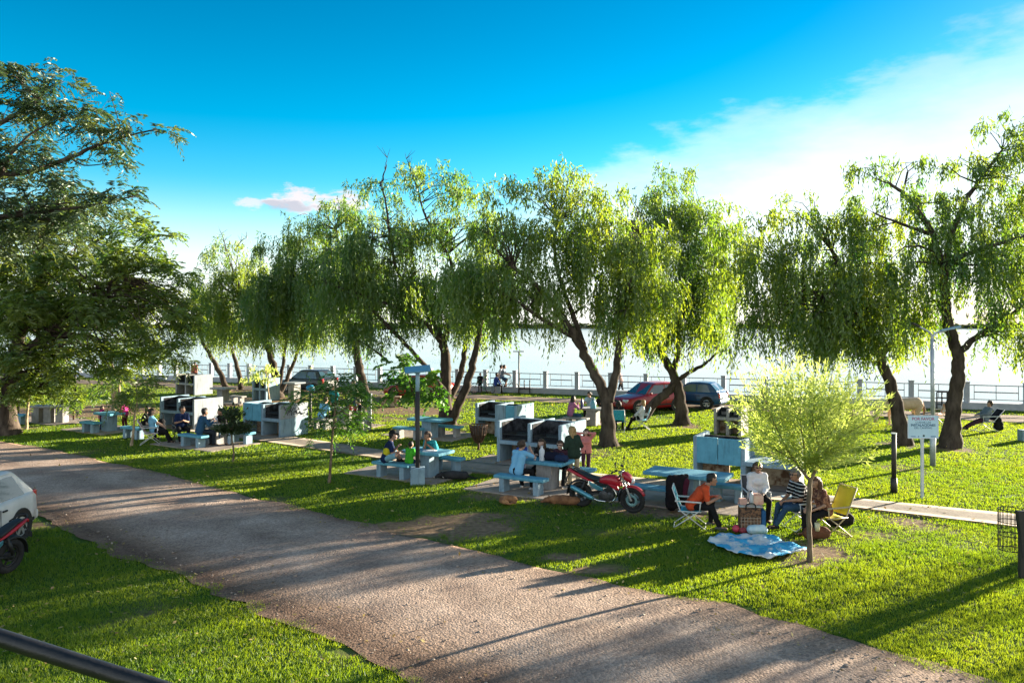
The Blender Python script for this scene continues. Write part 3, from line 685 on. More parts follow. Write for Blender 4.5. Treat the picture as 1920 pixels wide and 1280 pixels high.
tree('willow_tree', 'bent willow with a fallen side trunk, beside the blue parked car', 'tree', WG, 34.1,
  [([(1279,797),(1276,755),(1268,715),(1245,670,.2),(1222,620,.3),(1215,550,.3),(1225,480,.3)], .36, .08), ([(1203,788,-.4),(1232,752,-.3),(1258,728,-.1),(1268,712)], .27, .2),
   ([(1268,715),(1296,696,-.3),(1322,682,-.6),(1345,660,-.8)], .13, .05), ([(1262,700),(1272,650,.4),(1268,590,.6),(1290,500,.6),(1310,430,.5)], .18, .05), ([(1240,665),(1262,620,-.4),(1300,560,-.6)], .12, .05)],
  [(1262,338,42,32,.2,1.3,.55,'t'),(1235,380,60,45,.2,1.7,.65,'t'),(1315,420,48,52,.4,1.7,.7,'t'),(1225,450,80,60,.2,2,.9),(1295,490,65,60,.5,2,.9),(1275,570,80,62,.2,2.1,1.15),(1210,590,55,60,.2,1.7,.9),(1340,540,38,80,.2,1.5,.75),(1240,630,60,40,-.2,1.6,.7),(1335,630,36,50,-.5,1.3,.55),(1365,470,36,60,.3,1.4,.6),(1270,400,60,40,.4,1.6,.6),(1180,520,50,50,.5,1.6,.7)],
  WLEAF_D, BARK, 13, lenr=(.6,2.0), zmin=3.1)
tree('willow_tree', 'low weeping willow with ivy green trunk behind the young yellow willow', 'tree', WG, 28.5,
  [([(1693,833),(1684,775),(1668,715),(1645,660,.1),(1615,600,.2),(1590,530,.2),(1560,470,.2)], .34, .08), ([(1650,670),(1690,610,.4),(1700,540,.5)], .16, .05), ([(1615,600,.2),(1540,560,-.4),(1470,500,-.5)], .15, .04), ([(1590,530),(1600,470,.3),(1610,430,.4)], .1, .04)],
  [(1455,430,52,36,-.3,1.4,.65,'t'),(1545,430,62,42,.2,1.6,.75,'t'),(1410,500,42,55,-.5,1.3,.7),(1480,510,62,55,-.4,1.7,1.05),(1560,520,75,62,.1,1.9,1.2),(1640,520,62,62,.3,1.8,1.0),(1430,575,45,55,-.4,1.3,.7),(1520,590,65,55,-.2,1.7,1.25),(1600,590,60,50,.1,1.7,1.2),(1690,570,48,75,.4,1.4,.9),(1640,640,45,45,0,1.3,.7),(1715,620,30,50,.4,1,.6),(1400,640,30,45,-.3,1,.5),(1375,440,48,55,.6,1.5,.7),(1372,530,42,60,.6,1.4,.8),(1480,395,40,30,0,1.2,.5,'t'),(1600,405,40,30,0,1.2,.5,'t'),(1700,420,40,40,.5,1.3,.5),(1500,640,40,40,-.2,1.2,.8),(1580,640,45,40,0,1.3,.9),(1680,460,40,40,.5,1.3,.6),(1610,450,50,40,.3,1.4,.7)],
  WLEAF, BARK, 14, lenr=(.8,2.4), per=50, zmin=3.2)
tree('willow_tree', 'tall open willow at the right with a side limb, behind the twin lamp post', 'tree', WG, 27.8,
  [([(1782,842),(1786,790),(1794,730),(1797,680),(1785,630),(1772,570),(1768,510),(1748,440,.1),(1705,375,.2),(1670,345,.2)], .36, .06), ([(1795,665),(1830,632,-.2),(1880,602,-.4),(1925,570,-.6),(1975,540,-.6)], .16, .06),
   ([(1770,520),(1785,440,.3),(1815,370,.4),(1850,320,.4),(1880,280,.4)], .16, .04), ([(1768,500),(1830,470,-.4),(1900,450,-.6),(1960,430,-.6)], .12, .04), ([(1748,440),(1690,420,-.4),(1640,400,-.5)], .09, .03)],
  [(1625,325,45,34,.1,1.2,.5,'t'),(1690,310,38,30,.2,1.1,.5,'t'),(1655,380,55,36,-.2,1.4,.55),(1800,315,50,42,.3,1.3,.55,'t'),(1860,245,38,30,.4,1.1,.55,'t'),(1880,320,55,60,.4,1.5,.7,'t'),(1770,400,60,45,.2,1.6,.7),(1860,420,68,60,.1,1.8,.85),(1930,400,50,80,.2,1.6,.8),(1720,490,48,52,0,1.4,.65),(1640,450,45,40,-.3,1.3,.5),
   (1830,520,68,60,-.2,1.7,.85),(1920,530,55,75,-.5,1.6,.9),(1880,600,52,36,-.5,1.3,.65),(1930,630,32,50,-.6,1.1,.8),(1740,580,36,50,.1,1.1,.5),(1900,260,40,40,.5,1.1,.5,'t'),(1780,470,55,45,.4,1.5,.8),(1950,300,50,60,.2,1.3,.6),(1740,370,45,35,.3,1.2,.5)],
  WLEAF_D, BARK, 15, lenr=(.5,1.9), per=54, zmin=3.0)
tree('willow_tree', 'slim trunked willow standing beside the white post, left of the many trunked one', 'tree', WG, 41.5,
  [([(690,764),(682,730),(672,680),(664,620),(655,560),(640,490),(630,430)], .36, .06), ([(664,620),(600,570,.3),(550,520,.4)], .14, .05), ([(655,560),(690,500,.5),(700,450,.5)], .12, .05)],
  [(635,405,48,36,.2,1.7,.6,'t'),(585,435,50,40,.2,1.8,.65,'t'),(680,420,40,36,.3,1.5,.5,'t'),(535,470,48,42,.2,1.8,.8),(635,490,65,50,.2,2.2,.9),(560,530,62,55,.2,2.2,1.05),(510,540,45,55,.2,1.9,1.0),(625,560,60,50,.2,2.2,1.0),(545,590,60,42,.2,2,1.0),(690,520,40,55,.6,1.7,.7),(610,615,45,32,.2,1.6,.7)],
  WLEAF_D, BARK, 16, lenr=(.8,2.6), per=58, zmin=3.2)
tree('willow_tree', 'far spreading willow of several thin trunks beside the parked black car', 'tree', WG, 46.5,
  [([(521,745),(517,705),(505,660),(485,610),(455,565)], .34, .08), ([(524,742),(545,695,.3),(562,650,.4),(580,610,.5)], .18, .06), ([(521,730),(531,685,-.2),(536,630,-.3),(540,580)], .17, .06)],
  [(425,480,50,34,.1,1.8,.55,'t'),(470,520,50,42,.1,2,.8),(405,540,42,46,0,1.8,.8),(520,570,55,44,.2,2,.8),(455,580,58,48,0,2.1,.95),(580,600,48,42,.4,1.8,.8),(505,620,50,32,.1,1.8,.7)],
  WLEAF, BARK, 17, lenr=(.8,2.4), per=55, bare=[[(425,470),(420,452),(415,438)],[(440,470),(452,452),(462,446)]])
tree('willow_tree', 'far leaning willow with two thin trunks beside the railing at the left', 'tree', WG, 50.5,
  [([(428,736),(416,708),(398,672),(380,640),(370,600)], .26, .08), ([(452,728,-.3),(448,700,-.2),(436,660,-.2),(425,610)], .24, .08)],
  [(380,560,40,40,0,1.7,.75),(420,610,45,38,0,1.7,.9),(375,620,36,32,0,1.5,.8)],
  WLEAF, BARK, 18, lenr=(.8,2.2), per=55)
# the tree beyond the right edge whose shadow lies over the near lawn
tree('willow_tree', 'willow just beyond the right edge whose shadow falls across the near lawn', 'tree', WG, 21.0,
  [([(2330,920),(2335,830),(2325,740),(2340,640),(2330,520)], .34, .08)],
  [(2330,520,150,110,0,2.4,.6),(2420,600,110,100,.5,2,.6),(2240,590,100,100,-.3,2,.6)],
  WLEAF_D, BARK, 19, lenr=(.5,1.8), per=48)
FG = 'feathery leaved trees at the left'
tree('feathery_tree', 'large dense feathery tree with long drooping fronds on the left', 'tree', FG, 31.0,
  [([(16,812),(14,760),(22,690),(40,620),(70,540),(80,470)], .38, .1), ([(22,690),(80,630,-.5),(150,570,-.6),(220,520,-.6)], .2, .05), ([(40,620),(10,540,.5),(-20,470,.6)], .18, .06), ([(70,540),(140,480,.3),(200,440,.3)], .14, .04)],
  [(40,430,80,55,0,1.8,.8),(130,400,60,42,-.2,1.5,.7),(215,430,70,42,-.3,1.5,.75),(30,520,90,60,0,2,1),(140,500,80,60,-.3,2,1),(245,500,70,52,-.5,1.7,.9),(325,520,42,42,-.8,1.2,.5),(70,600,100,60,-.4,2.1,1.1),(190,590,80,60,-.6,2,1.1),(285,585,62,52,-.8,1.6,.9),(340,600,40,50,-1,1.2,.7),
   (50,680,85,45,-.4,1.8,1.0),(160,670,70,42,-.5,1.6,1.0),(250,655,65,36,-.7,1.5,.9),(320,660,45,36,-.9,1.2,.7),(220,700,50,26,-.6,1.2,.8),(300,455,46,36,-.6,1.2,.45),(20,600,70,70,.6,1.6,1),(110,560,70,60,.4,1.8,.9),(150,730,40,24,.3,1,.7),(270,560,60,40,.3,1.4,.8),(330,570,40,40,.2,1.2,.7),(20,735,60,28,-.4,1,1.0),(100,725,60,24,-.4,1,.8)],
  FLEAF, BARK, 21, style='frond', per=56, fl=.56, pairs=9, pw=.048)
tree('feathery_tree', 'nearer feathery tree reaching thin dark boughs in from the left edge', 'tree', FG, 15.5,
  [([(-330,1023),(-330,900),(-310,700),(-270,560),(-180,440),(-80,370)], .26, .09), ([(-80,370),(0,332),(70,318),(130,296),(185,272),(240,255),(290,243)], .075, .012), ([(-200,460),(-110,320,.3),(-30,250,.4),(30,215,.4),(75,180,.4),(100,140,.4)], .09, .012),
   ([(-100,380),(-20,410,-.3),(60,390,-.4),(130,380,-.5)], .06, .012), ([(0,332),(20,290),(60,250),(110,225)], .04, .01), ([(-20,410,-.3),(60,400,-.4),(170,385,-.5),(260,365,-.5)], .05, .01), ([(130,296),(160,310),(210,305)], .02, .008)],
  [(45,175,55,36,.3,.6,.6),(110,150,48,26,.4,.5,.55),(25,235,50,36,.4,.6,.55),(120,215,62,24,.2,.5,.6),(180,245,52,22,0,.5,.6),(250,232,42,16,0,.4,.7),(300,245,24,18,0,.35,.7),(90,280,80,26,0,.6,.6),(180,290,56,20,0,.45,.6),(215,305,34,14,0,.35,.6),(20,310,50,34,0,.6,.6),(70,345,90,22,-.3,.6,.75),(150,352,55,16,-.4,.5,.6),(210,180,22,8,.1,.3,.5),(-60,300,90,90,0,.9,.5),(-150,420,120,100,0,1.1,.5),(40,385,90,34,-.3,.7,.9),(150,385,80,28,-.3,.6,.8),(240,370,50,22,-.3,.5,.7),(30,440,70,36,-.3,.7,.9),(110,430,70,30,-.3,.6,.8),(20,140,50,34,.4,.6,.8),(70,215,60,30,.4,.6,.8),(160,205,48,22,.3,.5,.7),(210,255,46,20,.1,.45,.7)],
  FLEAF_D, BARK, 22, style='frond', per=160, fl=.36, pairs=9, pw=.028, twr=.008)
# young trees
YG = 'young trees planted on the lawn'
tree('young_willow', 'young willow with bright yellow green leaves and a slim forked trunk', 'tree', YG, 14.56,
  [([(1519,1052),(1518,1010),(1516,960),(1518,910),(1519,896)], .052, .042), ([(1519,900),(1500,878,-.02),(1478,845,-.06),(1455,800,-.1),(1430,740,-.15)], .03, .008), ([(1520,900),(1532,872,.04),(1536,830,.06),(1548,770,.1),(1560,700,.1)], .034, .008),
   ([(1510,888),(1508,840,.1),(1500,780,.2),(1505,700,.25)], .022, .006), ([(1536,840),(1570,800,.1),(1620,760,.15)], .02, .006), ([(1533,830),(1524,790,-.15),(1520,720,-.2)], .018, .006), ([(1540,850),(1585,815,-.1),(1630,790,-.2)], .016, .006), ([(1495,868),(1450,840,-.1),(1410,820,-.1)], .016, .005)],
  [(1510,755,154,108,0,1.4,1.05),(1512,715,130,76,0,1.0,.45),(1420,760,74,74,0,.7,.38),(1605,765,72,80,0,.7,.38),(1430,830,66,28,0,.6,.22),(1595,832,62,28,0,.6,.2)],
  YLEAF, BARKM, 31, style='spray', per=235, sl=.95, step=.034, ll=.12, lw=.020, droop=.10, twr=.006, wob=.02)
tree('young_tree', 'thin young tree with dark feathery leaves between the lamp post and the graffiti grill', 'tree', YG, 21.6,
  [([(617,906),(620,870),(623,820),(627,780),(630,740),(628,705)], .045, .015), ([(625,800),(600,770),(585,740)], .018, .006), ([(627,780),(660,755),(680,735)], .018, .006)],
  [(625,735,50,30,0,.7,.7),(590,755,34,28,0,.5,.7),(665,745,38,30,0,.55,.7),(620,790,46,36,0,.6,.75),(660,795,34,26,0,.5,.6),(585,800,24,20,0,.4,.4),(640,715,36,16,0,.5,.6)],
  BLEAF, BARKM, 32, style='frond', per=120, fl=.42, pairs=7, pw=.03, twr=.006, wob=.02)
tree('young_tree', 'small sapling with dark broad leaves in front of the blue shirted man', 'tree', YG, 24.9,
  [([(437,865),(438,845),(434,815),(436,790),(437,765)], .035, .012), ([(435,812),(415,795),(405,785)], .014, .005), ([(435,805),(452,795),(468,790)], .014, .005)],
  [(434,770,30,18,0,.45,.35),(440,796,22,12,0,.35,.3),(412,800,16,10,0,.3,.22),(462,800,18,12,0,.3,.25)],
  leaf_mat('sapling_leaf', (.012,.035,.014), (.045,.07,.02), .3), BARKM, 33, style='spray', per=260, sl=.3, step=.05, ll=.13, lw=.06, twr=.006, wob=.02, down=.3)
tree('young_tree', 'pale stemmed young tree with sparse golden leaves by the red webbed chair', 'tree', YG, 28.2,
  [([(246,840),(250,810),(253,780),(257,750),(255,720)], .05, .02), ([(254,775),(235,750),(215,735)], .02, .008), ([(256,760),(280,740),(300,725)], .02, .008)],
  [(245,745,44,20,0,.8,.8),(285,725,34,22,0,.7,.8),(215,735,26,18,0,.6,.7)], FLEAF, BARKP, 34, style='frond', per=70, fl=.5, pairs=7, pw=.04, twr=.008, wob=.02)
tree('young_tree', 'pale stemmed young tree with golden leaves beside the long grey table', 'tree', YG, 32.4,
  [([(49,806),(51,775),(54,745),(55,715)], .065, .03), ([(54,745),(30,725),(15,715)], .025, .01), ([(55,740),(80,722),(95,712)], .025, .01)],
  [(55,722,46,22,0,.9,.8),(20,730,28,18,0,.7,.7),(90,730,22,18,0,.6,.7)], FLEAF, BARKP, 35, style='frond', per=60, fl=.55, pairs=7, pw=.05, twr=.01, wob=.02)
tree('young_tree', 'leaning pale sapling with hanging yellow leaves in front of the far blue slab', 'tree', YG, 43.5,
  [([(507,754),(503,735),(502,715),(498,695)], .07, .03)],
  [(495,695,26,18,0,.8,.45),(515,705,16,22,0,.6,.4),(470,705,22,26,0,.7,.45)], YLEAF, BARKP, 36, per=70, lenr=(.4,1.2), ll=.2, lw=.06, zmin=.9)
tree('broad_leaf_tree', 'small tropical tree of large bright green layered leaves behind the lamp post', 'tree', YG, 30.0,
  [([(779,822),(780,790),(778,750),(768,715),(762,690)], .06, .03), ([(778,752),(800,735),(820,722)], .03, .01), ([(774,735),(745,722),(735,712)], .03, .01)],
  [(755,680,30,14,0,.7,1.0),(748,708,30,16,0,.7,1.0),(800,718,40,16,0,.8,.9),(770,730,44,18,0,.8,.9),(815,738,26,14,0,.6,.9),(765,700,30,16,.2,.7,.7),(750,745,24,14,0,.5,.5)],
  BLEAF, BARKM, 37, style='frond', per=34, fl=.55, pairs=6, pw=.12, twr=.012, wob=.02)
tree('slim_tree', 'slim pale tree rising through the feathery crown behind the girl in pink', 'tree', YG, 39.5,
  [([(214,768),(213,740),(211,700),(206,650)], .12, .07), ([(222,768,.1),(223,735,.1),(226,690,.1)], .09, .05)], [(205,640,40,30,0,1.2,.5)], FLEAF, BARKP, 38, style='frond', per=40, fl=.6, pairs=7, pw=.06)
# ------------------------------------------------------------------ picnic furniture and grills
PAINT = mat('blue_painted_concrete', (.115,.34,.46), .75, (.08,.26,.36), 3.5, .25, 30, lo=.3, hi=.62, spec=.3, streak=.55)
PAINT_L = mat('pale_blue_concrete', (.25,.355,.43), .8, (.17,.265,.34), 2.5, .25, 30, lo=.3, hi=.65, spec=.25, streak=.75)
GREYC = mat('grey_concrete', (.34,.33,.325), .85, (.23,.225,.22), 3.0, .3, 30, spec=.2, streak=.6)
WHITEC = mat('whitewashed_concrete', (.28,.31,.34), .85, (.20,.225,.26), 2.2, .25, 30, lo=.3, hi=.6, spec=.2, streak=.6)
SOOT = mat('sooty_concrete', (.075,.08,.09), .9, (.012,.012,.014), 4.5, .4, 25, lo=.42, hi=.66, spec=.15)
STAIN = mat('stained_block', (.50,.40,.29), .9, (.16,.085,.05), 5.0, .5, 22, lo=.38, hi=.6, spec=.1)
IRON = mat('black_iron', (.022,.022,.024), .55, (.035,.03,.027), 12, spec=.4)
RUST = mat('rusty_iron', (.12,.065,.04), .85, (.045,.028,.022), 8, .4, spec=.2)
CHARC = mat('charcoal', (.03,.03,.03), .95, (.10,.095,.09), 30, .6, spec=.1)

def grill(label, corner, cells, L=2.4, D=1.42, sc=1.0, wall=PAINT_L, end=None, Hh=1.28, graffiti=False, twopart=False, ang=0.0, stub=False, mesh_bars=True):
    """double barbecue of concrete panels; corner = photo pixel of the foot of its near right corner"""
    p = gp(*corner); t = empty('barbecue_grill', p, U_ANG + ang, label, 'barbecue', 'concrete barbecue grills'); L *= sc; D *= sc; Hh *= sc
    hz0, hz1 = .60*sc, .72*sc; T = .11*sc; half = L/2
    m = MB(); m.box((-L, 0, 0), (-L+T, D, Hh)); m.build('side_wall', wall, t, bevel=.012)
    e = end or wall
    if twopart:
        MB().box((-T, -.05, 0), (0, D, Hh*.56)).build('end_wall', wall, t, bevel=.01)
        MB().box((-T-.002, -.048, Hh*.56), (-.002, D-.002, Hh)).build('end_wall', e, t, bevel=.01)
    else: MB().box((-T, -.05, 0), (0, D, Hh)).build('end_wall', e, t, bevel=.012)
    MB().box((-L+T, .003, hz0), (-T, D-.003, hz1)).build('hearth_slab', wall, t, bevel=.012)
    MB().box((-half-T*.5, .02, hz1), (-half+T*.5, D-.02, Hh-.02)).box((-half-T*.6, .01, 0), (-half+T*.6, D-.01, hz0)).build('divider', wall, t, bevel=.01)
    for i, kind in enumerate(cells):
        x0, x1 = (-L+T, -half-T*.5) if i == 0 else (-half+T*.5, -T)
        yb = D*.62
        if kind == 'open':
            MB().box((x0, yb, hz1), (x1, yb+.09, Hh-.005)).build('back_wall', wall, t, bevel=.008)
            s = MB().box((x0+.002, yb-.03, hz1+.16), (x1-.002, yb-.003, Hh-.03)).box((x0+.003, .14, hz1+.03), (x0+.016, yb-.03, Hh-.05)).box((x1-.016, .14, hz1+.03), (x1-.003, yb-.03, Hh-.05))
            s.build('soot_lining', SOOT, t)
            MB().box((x0+.02, .10, hz1+.001), (x1-.02, yb-.04, hz1+.03)).build('ash_bed', CHARC, t)
            if mesh_bars:
                g = MB(); n = 13
                for k in range(n): xx = x0+.06 + (x1-x0-.12)*k/(n-1); g.tube([(xx,.12,hz1+.2),(xx,yb-.06,hz1+.2)], .009, 4)
                for yy in (.12, yb-.06): g.tube([(x0+.02,yy,hz1+.19),(x1-.02,yy,hz1+.19)], .012, 5)
                g.build('grill_grate', IRON, t)
        elif kind == 'closed':
            xm = x0 + (x1-x0)*.48
            MB().box((x0-.004, -.012, hz0-.02), (xm-.008, .085, Hh-.01)).build('front_panel', PAINT if i == 0 else wall, t, bevel=.01)
            MB().box((xm+.008, -.010, hz0-.02), (x1+.004, .087, Hh-.02)).build('front_panel', PAINT, t, bevel=.01)
            MB().box((x0+.003, D-.5, hz1+.005), (x1-.003, D-.4, Hh-.06)).build('soot_lining', SOOT, t)
        lo = MB(); yb2 = D*.45
        if i == 0: lo.box((x0-.02, yb2, 0), (x0 + (x1-x0)*.62, yb2+.09, hz0-.003))
        else: lo.box((x0+.02, yb2+.1, 0), (x1-.02, yb2+.19, hz0-.003))
        lo.build('lower_panel', STAIN, t, bevel=.008)
    if graffiti:
        g = MB(); r = random.Random(5); X = .006
        for row, (z0, y0, y1) in enumerate(((Hh*.80, .95, .12), (Hh*.68, 1.15, .30))):
            y = D*y0/1.42
            while y > D*y1/1.42:
                w = r.uniform(.07,.13); h = r.uniform(.08,.15); a = Vector((X, y, z0)); pts = [a]
                for q in range(3): pts.append(Vector((X, y - w*r.uniform(.1,.9), z0 + h*r.uniform(-.9,.9))))
                pts = smooth_path(pts + [Vector((X, y-w, z0+r.uniform(-.04,.04)))], 4); g.tube(pts, .011, 4, squash=.5); y -= w*.95; z0 += .012
        g.build('graffiti', IRON, t)
    return t

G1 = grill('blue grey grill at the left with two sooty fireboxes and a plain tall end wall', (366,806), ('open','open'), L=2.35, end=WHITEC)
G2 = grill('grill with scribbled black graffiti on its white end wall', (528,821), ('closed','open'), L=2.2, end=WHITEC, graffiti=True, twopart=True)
G3 = grill('grill behind the wire bin with one open sooty firebox and closed blue panels', (970,822), ('open','closed'), L=1.95, D=1.35)
G4 = grill('large double grill with two black fireboxes behind the table of friends', (1054,879), ('open','open'), L=2.35, D=1.75, Hh=1.34, wall=PAINT_L)
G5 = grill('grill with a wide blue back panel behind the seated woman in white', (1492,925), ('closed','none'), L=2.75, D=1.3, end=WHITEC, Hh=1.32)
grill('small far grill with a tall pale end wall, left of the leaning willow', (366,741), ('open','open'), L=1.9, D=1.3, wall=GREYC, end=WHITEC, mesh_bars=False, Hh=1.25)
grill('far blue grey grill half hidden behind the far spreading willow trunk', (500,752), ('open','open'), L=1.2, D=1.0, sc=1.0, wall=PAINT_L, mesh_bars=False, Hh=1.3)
grill('dark mouthed grill partly hidden by the left side of the young willow', (1390,818), ('open','open'), L=1.1, D=1.2, wall=GREYC, mesh_bars=False, Hh=1.05)

def slab_obj(name, w, d, h, z, m, parent, bev=.02, loc=(0,0)):
    return MB().box((loc[0]-w/2, loc[1]-d/2, z), (loc[0]+w/2, loc[1]+d/2, z+h)).build(name, m, parent, bevel=bev)
def bench(label, px, L=1.4, top=PAINT, leg=PAINT_L, ang=0.0, W=.36, H=.46):
    p = gp(*px); t = empty('concrete_bench', p, U_ANG + ang, label, 'bench', 'concrete benches')
    slab_obj('seat', L, W, .085, H-.085, top, t)
    for s in (-1, 1): slab_obj('leg', .16, W*.86, H-.085, 0, leg, t, .015, (s*(L/2-.24), 0))
    return t
def ptable(label, px, L=1.5, W=.82, top=PAINT, leg=PAINT_L, ang=0.0, H=.78, legs=1):
    p = gp(*px); t = empty('picnic_table', p, U_ANG + ang, label, 'table', 'concrete picnic tables')
    slab_obj('table_top', L, W, .09, H-.09, top, t)
    if legs == 1: slab_obj('leg', .46, W*.6, H-.09, 0, leg, t, .015)
    else:
        for k in range(legs): slab_obj('leg', .36, W*.6, H-.09, 0, leg, t, .015, ((k-(legs-1)/2)*(L-.6)/(legs-1), 0))
    return t
bench('blue bench under the man in the navy and yellow shirt', (737,896), 1.32)
ptable('blue table beside the black lamp post with a man in teal behind it', (802,893), 1.35)
bench('empty blue bench between the black lamp post and the black dog', (838,884), 1.15)
bench('blue bench under the man in the light blue t-shirt', (977,925), 1.5)
ptable('grey legged table of friends with a bottle and dark bags on it', (1027,915), 1.25, .85, leg=GREYC)
bench('bench under the woman in sunglasses, behind the table of friends', (1072,905), 1.4)
bench('blue bench end seen just right of the red motorcycle front wheel', (1232,946), 1.35)
ptable('long blue table behind the man in the orange shirt', (1290,943), 2.05, .9)
bench('blue bench just left of the woman in white', (1366,942), 1.0)
bench('small blue bench under the child, beside the pink girl', (170,811), 1.05)
ptable('blue table between the child and the pink girl', (205,808), 1.15, .7)
bench('empty blue bench behind the red webbed chair', (250,822), 1.2)
bench('blue bench under the man in the dark blue shirt', (362,838), 1.3)
ptable('pale round cornered table in front of the small dark leaved sapling', (408,832), 1.2, .8, GREYC, GREYC)
bench('bench behind the sapling under the woman in dark green', (452,831), 1.2)
ptable('long grey table on three legs at the far left', (94,792), 1.75, .7, GREYC, GREYC, legs=3, ang=.42)
bench('pale blue bench in front of the long grey table', (28,795), 1.25, ang=.3)
bench('bench end cut by the left edge', (-8,806), 1.0, ang=.3)
ptable('empty blue table just right of the lamp post, before the many trunked willow', (806,821), 1.65)
bench('empty blue bench left of the lamp post, at the empty table', (766,823), 1.3, leg=GREYC)
bench('empty blue bench at the foot of the many trunked willow', (842,819), 1.2, leg=GREYC)
ptable('grey table of the woman in pink, left of the forked willow', (1112,797), 1.15, .8, GREYC, GREYC)
bench('pale bench under the woman in pink', (1080,801), 1.15, GREYC, GREYC, H=.44)
ptable('table crowded with people behind the thin young tree', (645,797), 1.6, .8, GREYC, GREYC)
bench('bench under the person in pale blue behind the thin young tree', (604,805), 1.0, GREYC, GREYC)
bench('bench beside the white post, under the person in black', (684,806), .8, GREYC, GREYC)
ptable('far grey table left of the pale leaning sapling', (418,752), 1.3, .8, GREYC, GREYC)
bench('low far bench in front of the far grey table', (446,757), 1.0, GREYC, GREYC)
ptable('thick grey table by the far spreading willow', (552,748), .95, .9, WHITEC, GREYC, H=1.0)
tag(MB().box((-.5,-.2,0),(.5,.2,.46)).box((-.54,-.24,.46),(.54,.24,.55)).build('concrete_block_seat', STAIN, bevel=.015, loc=gp(733,762)), 'brown sided concrete block seat near the far red car', 'seat')
tag(MB().box((-.16,-.16,-.02),(.16,.16,.42)).build('concrete_stub', PAINT_L, bevel=.015, loc=gp(1920,826)), 'short concrete stub at the right edge of the lawn', 'stub')

# ------------------------------------------------------------------ lamps, posts, sign, bins
PANELM = mat('solar_panel', (.12,.30,.42), .25, (.09,.24,.36), 20, spec=.6)
BLUEM = mat('blue_grey_metal', (.30,.46,.55), .5, (.22,.36,.45), 6, spec=.4)
GALV = mat('galvanised_steel', (.50,.53,.55), .45, (.36,.39,.42), 7, metal=.4)
LENS = mat('lamp_lens', (.75,.78,.78), .3, spec=.6)
def solar_lamp(label, px, h, block=True):
    t = empty('lamp_post', gp(*px), R(8), label, 'lamp post', 'lamp posts')
    MB().tube([(0,0,-.02),(0,0,h-.62)], .062, 12).build('pole', IRON, t, smooth=True)
    MB().tube([(0,0,h-.62),(0,0,h-.12)], .058, 12).tube([(0,0,h-.12),(0,0,h-.06)], .075, 12).build('neck', BLUEM, t, smooth=True)
    M = Matrix.Translation((0,0,h)) @ Matrix.Rotation(R(-5), 4, 'Y') @ Matrix.Rotation(R(16), 4, 'X')
    MB().box((-.36,-.24,-.025),(.36,.24,.02), M).build('solar_panel', PANELM, t, bevel=.008)
    MB().box((-.13,-.1,-.075),(.17,.1,-.028), M).build('lamp_lens', LENS, t, bevel=.008)
    if block:
        MB().box((-.2,-.2,-.03),(.2,.2,.45)).build('concrete_base', PAINT_L, t, bevel=.02)
    return t
solar_lamp('black solar lamp post with a blue head standing in a square concrete block', (783,906), 3.2)
t = empty('lamp_post', gp(582,796), 0, 'short black lamp post with a bright blue cap behind the graffiti grill', 'lamp post', 'lamp posts')
MB().tube([(0,0,-.02),(0,0,1.5)], .06, 10).build('pole', IRON, t, smooth=True)
MB().lathe([(.05,1.5),(.17,1.52),(.19,1.66),(.12,1.74),(.02,1.76)], 14).build('lamp_cap', mat('bright_blue_plastic', (.03,.24,.42), .35), t, smooth=True)
t = empty('lamp_post', gp(1749,873), 0, 'tall grey lamp post with two raised arms at the right', 'lamp post', 'lamp posts')
MB().tube([(0,0,-.02),(0,0,1.2)], .085, 12).tube([(0,0,1.2),(-.02,0,4.0)], [.06,.055], 12).build('pole', GALV, t, smooth=True)
MB().tube(smooth_path([(-.02,0,3.95),(-.06,0,4.15),(-.22,0,4.27),(-.48,0,4.40)]), .034, 8).build('arm', GALV, t, smooth=True)
MB().tube(smooth_path([(-.02,0,3.95),(.03,0,4.12),(.16,0,4.2),(.42,0,4.25)]), .034, 8).build('arm', GALV, t, smooth=True)
MB().box((-.06,-.09,-.03),(.18,.09,.03), Matrix.Translation((-.60,0,4.46)) @ Matrix.Rotation(R(27),4,'Y')).build('lamp_head', IRON, t, bevel=.012)
MB().prism([(0,-.06),(.55,-.17),(.66,0),(.55,.17),(0,.06)], -.02, .03, M=Matrix.Translation((.25,0,4.25)) @ Matrix.Rotation(R(-12),4,'Y')).build('lamp_head', BLUEM, t, bevel=.008)
t = empty('lamp_post', gp(973,736), 0, 'thin far lamp post with a flat head beside the promenade', 'lamp post', 'lamp posts')
MB().tube([(0,0,-.02),(0,0,2.62)], .045, 8).build('pole', IRON, t, smooth=True)
MB().box((-.38,-.1,2.62),(.34,.1,2.69)).build('lamp_head', GALV, t, bevel=.01)
for px, py, h, lb in ((34,774,2.6,'dark lamp post behind the long grey table, left one'), (116,768,2.4,'dark lamp post behind the right end of the long grey table'), (141,748,2.0,'farther dark lamp post above the conical iron bin')):
    t = empty('lamp_post', gp(px, py), 0, lb, 'lamp post', 'lamp posts')
    MB().tube([(0,0,-.02),(0,0,h)], .07, 10).build('pole', IRON, t, smooth=True)
    MB().box((-.3,-.2,h),(.3,.2,h+.05)).build('lamp_head', PANELM, t, bevel=.01)
t = empty('bollard_post', gp(1676,923), 0, 'short black post with a thicker foot and pale cap left of the notice sign', 'post')
MB().tube([(0,0,-.02),(0,0,.38)], .085, 12).tube([(0,0,.38),(0,0,1.56)], .062, 12).build('post', IRON, t, smooth=True)
MB().tube([(0,0,1.56),(0,0,1.585)], .075, 12).build('cap', LENS, t)
tag(MB().box((-.09,-.07,-.02),(.09,.07,1.28)).box((-.11,-.09,1.28),(.11,.09,1.36)).build('white_post', WHITEC, bevel=.012, loc=gp(692.6,795)), 'square white post beside the slim trunked willow', 'post')

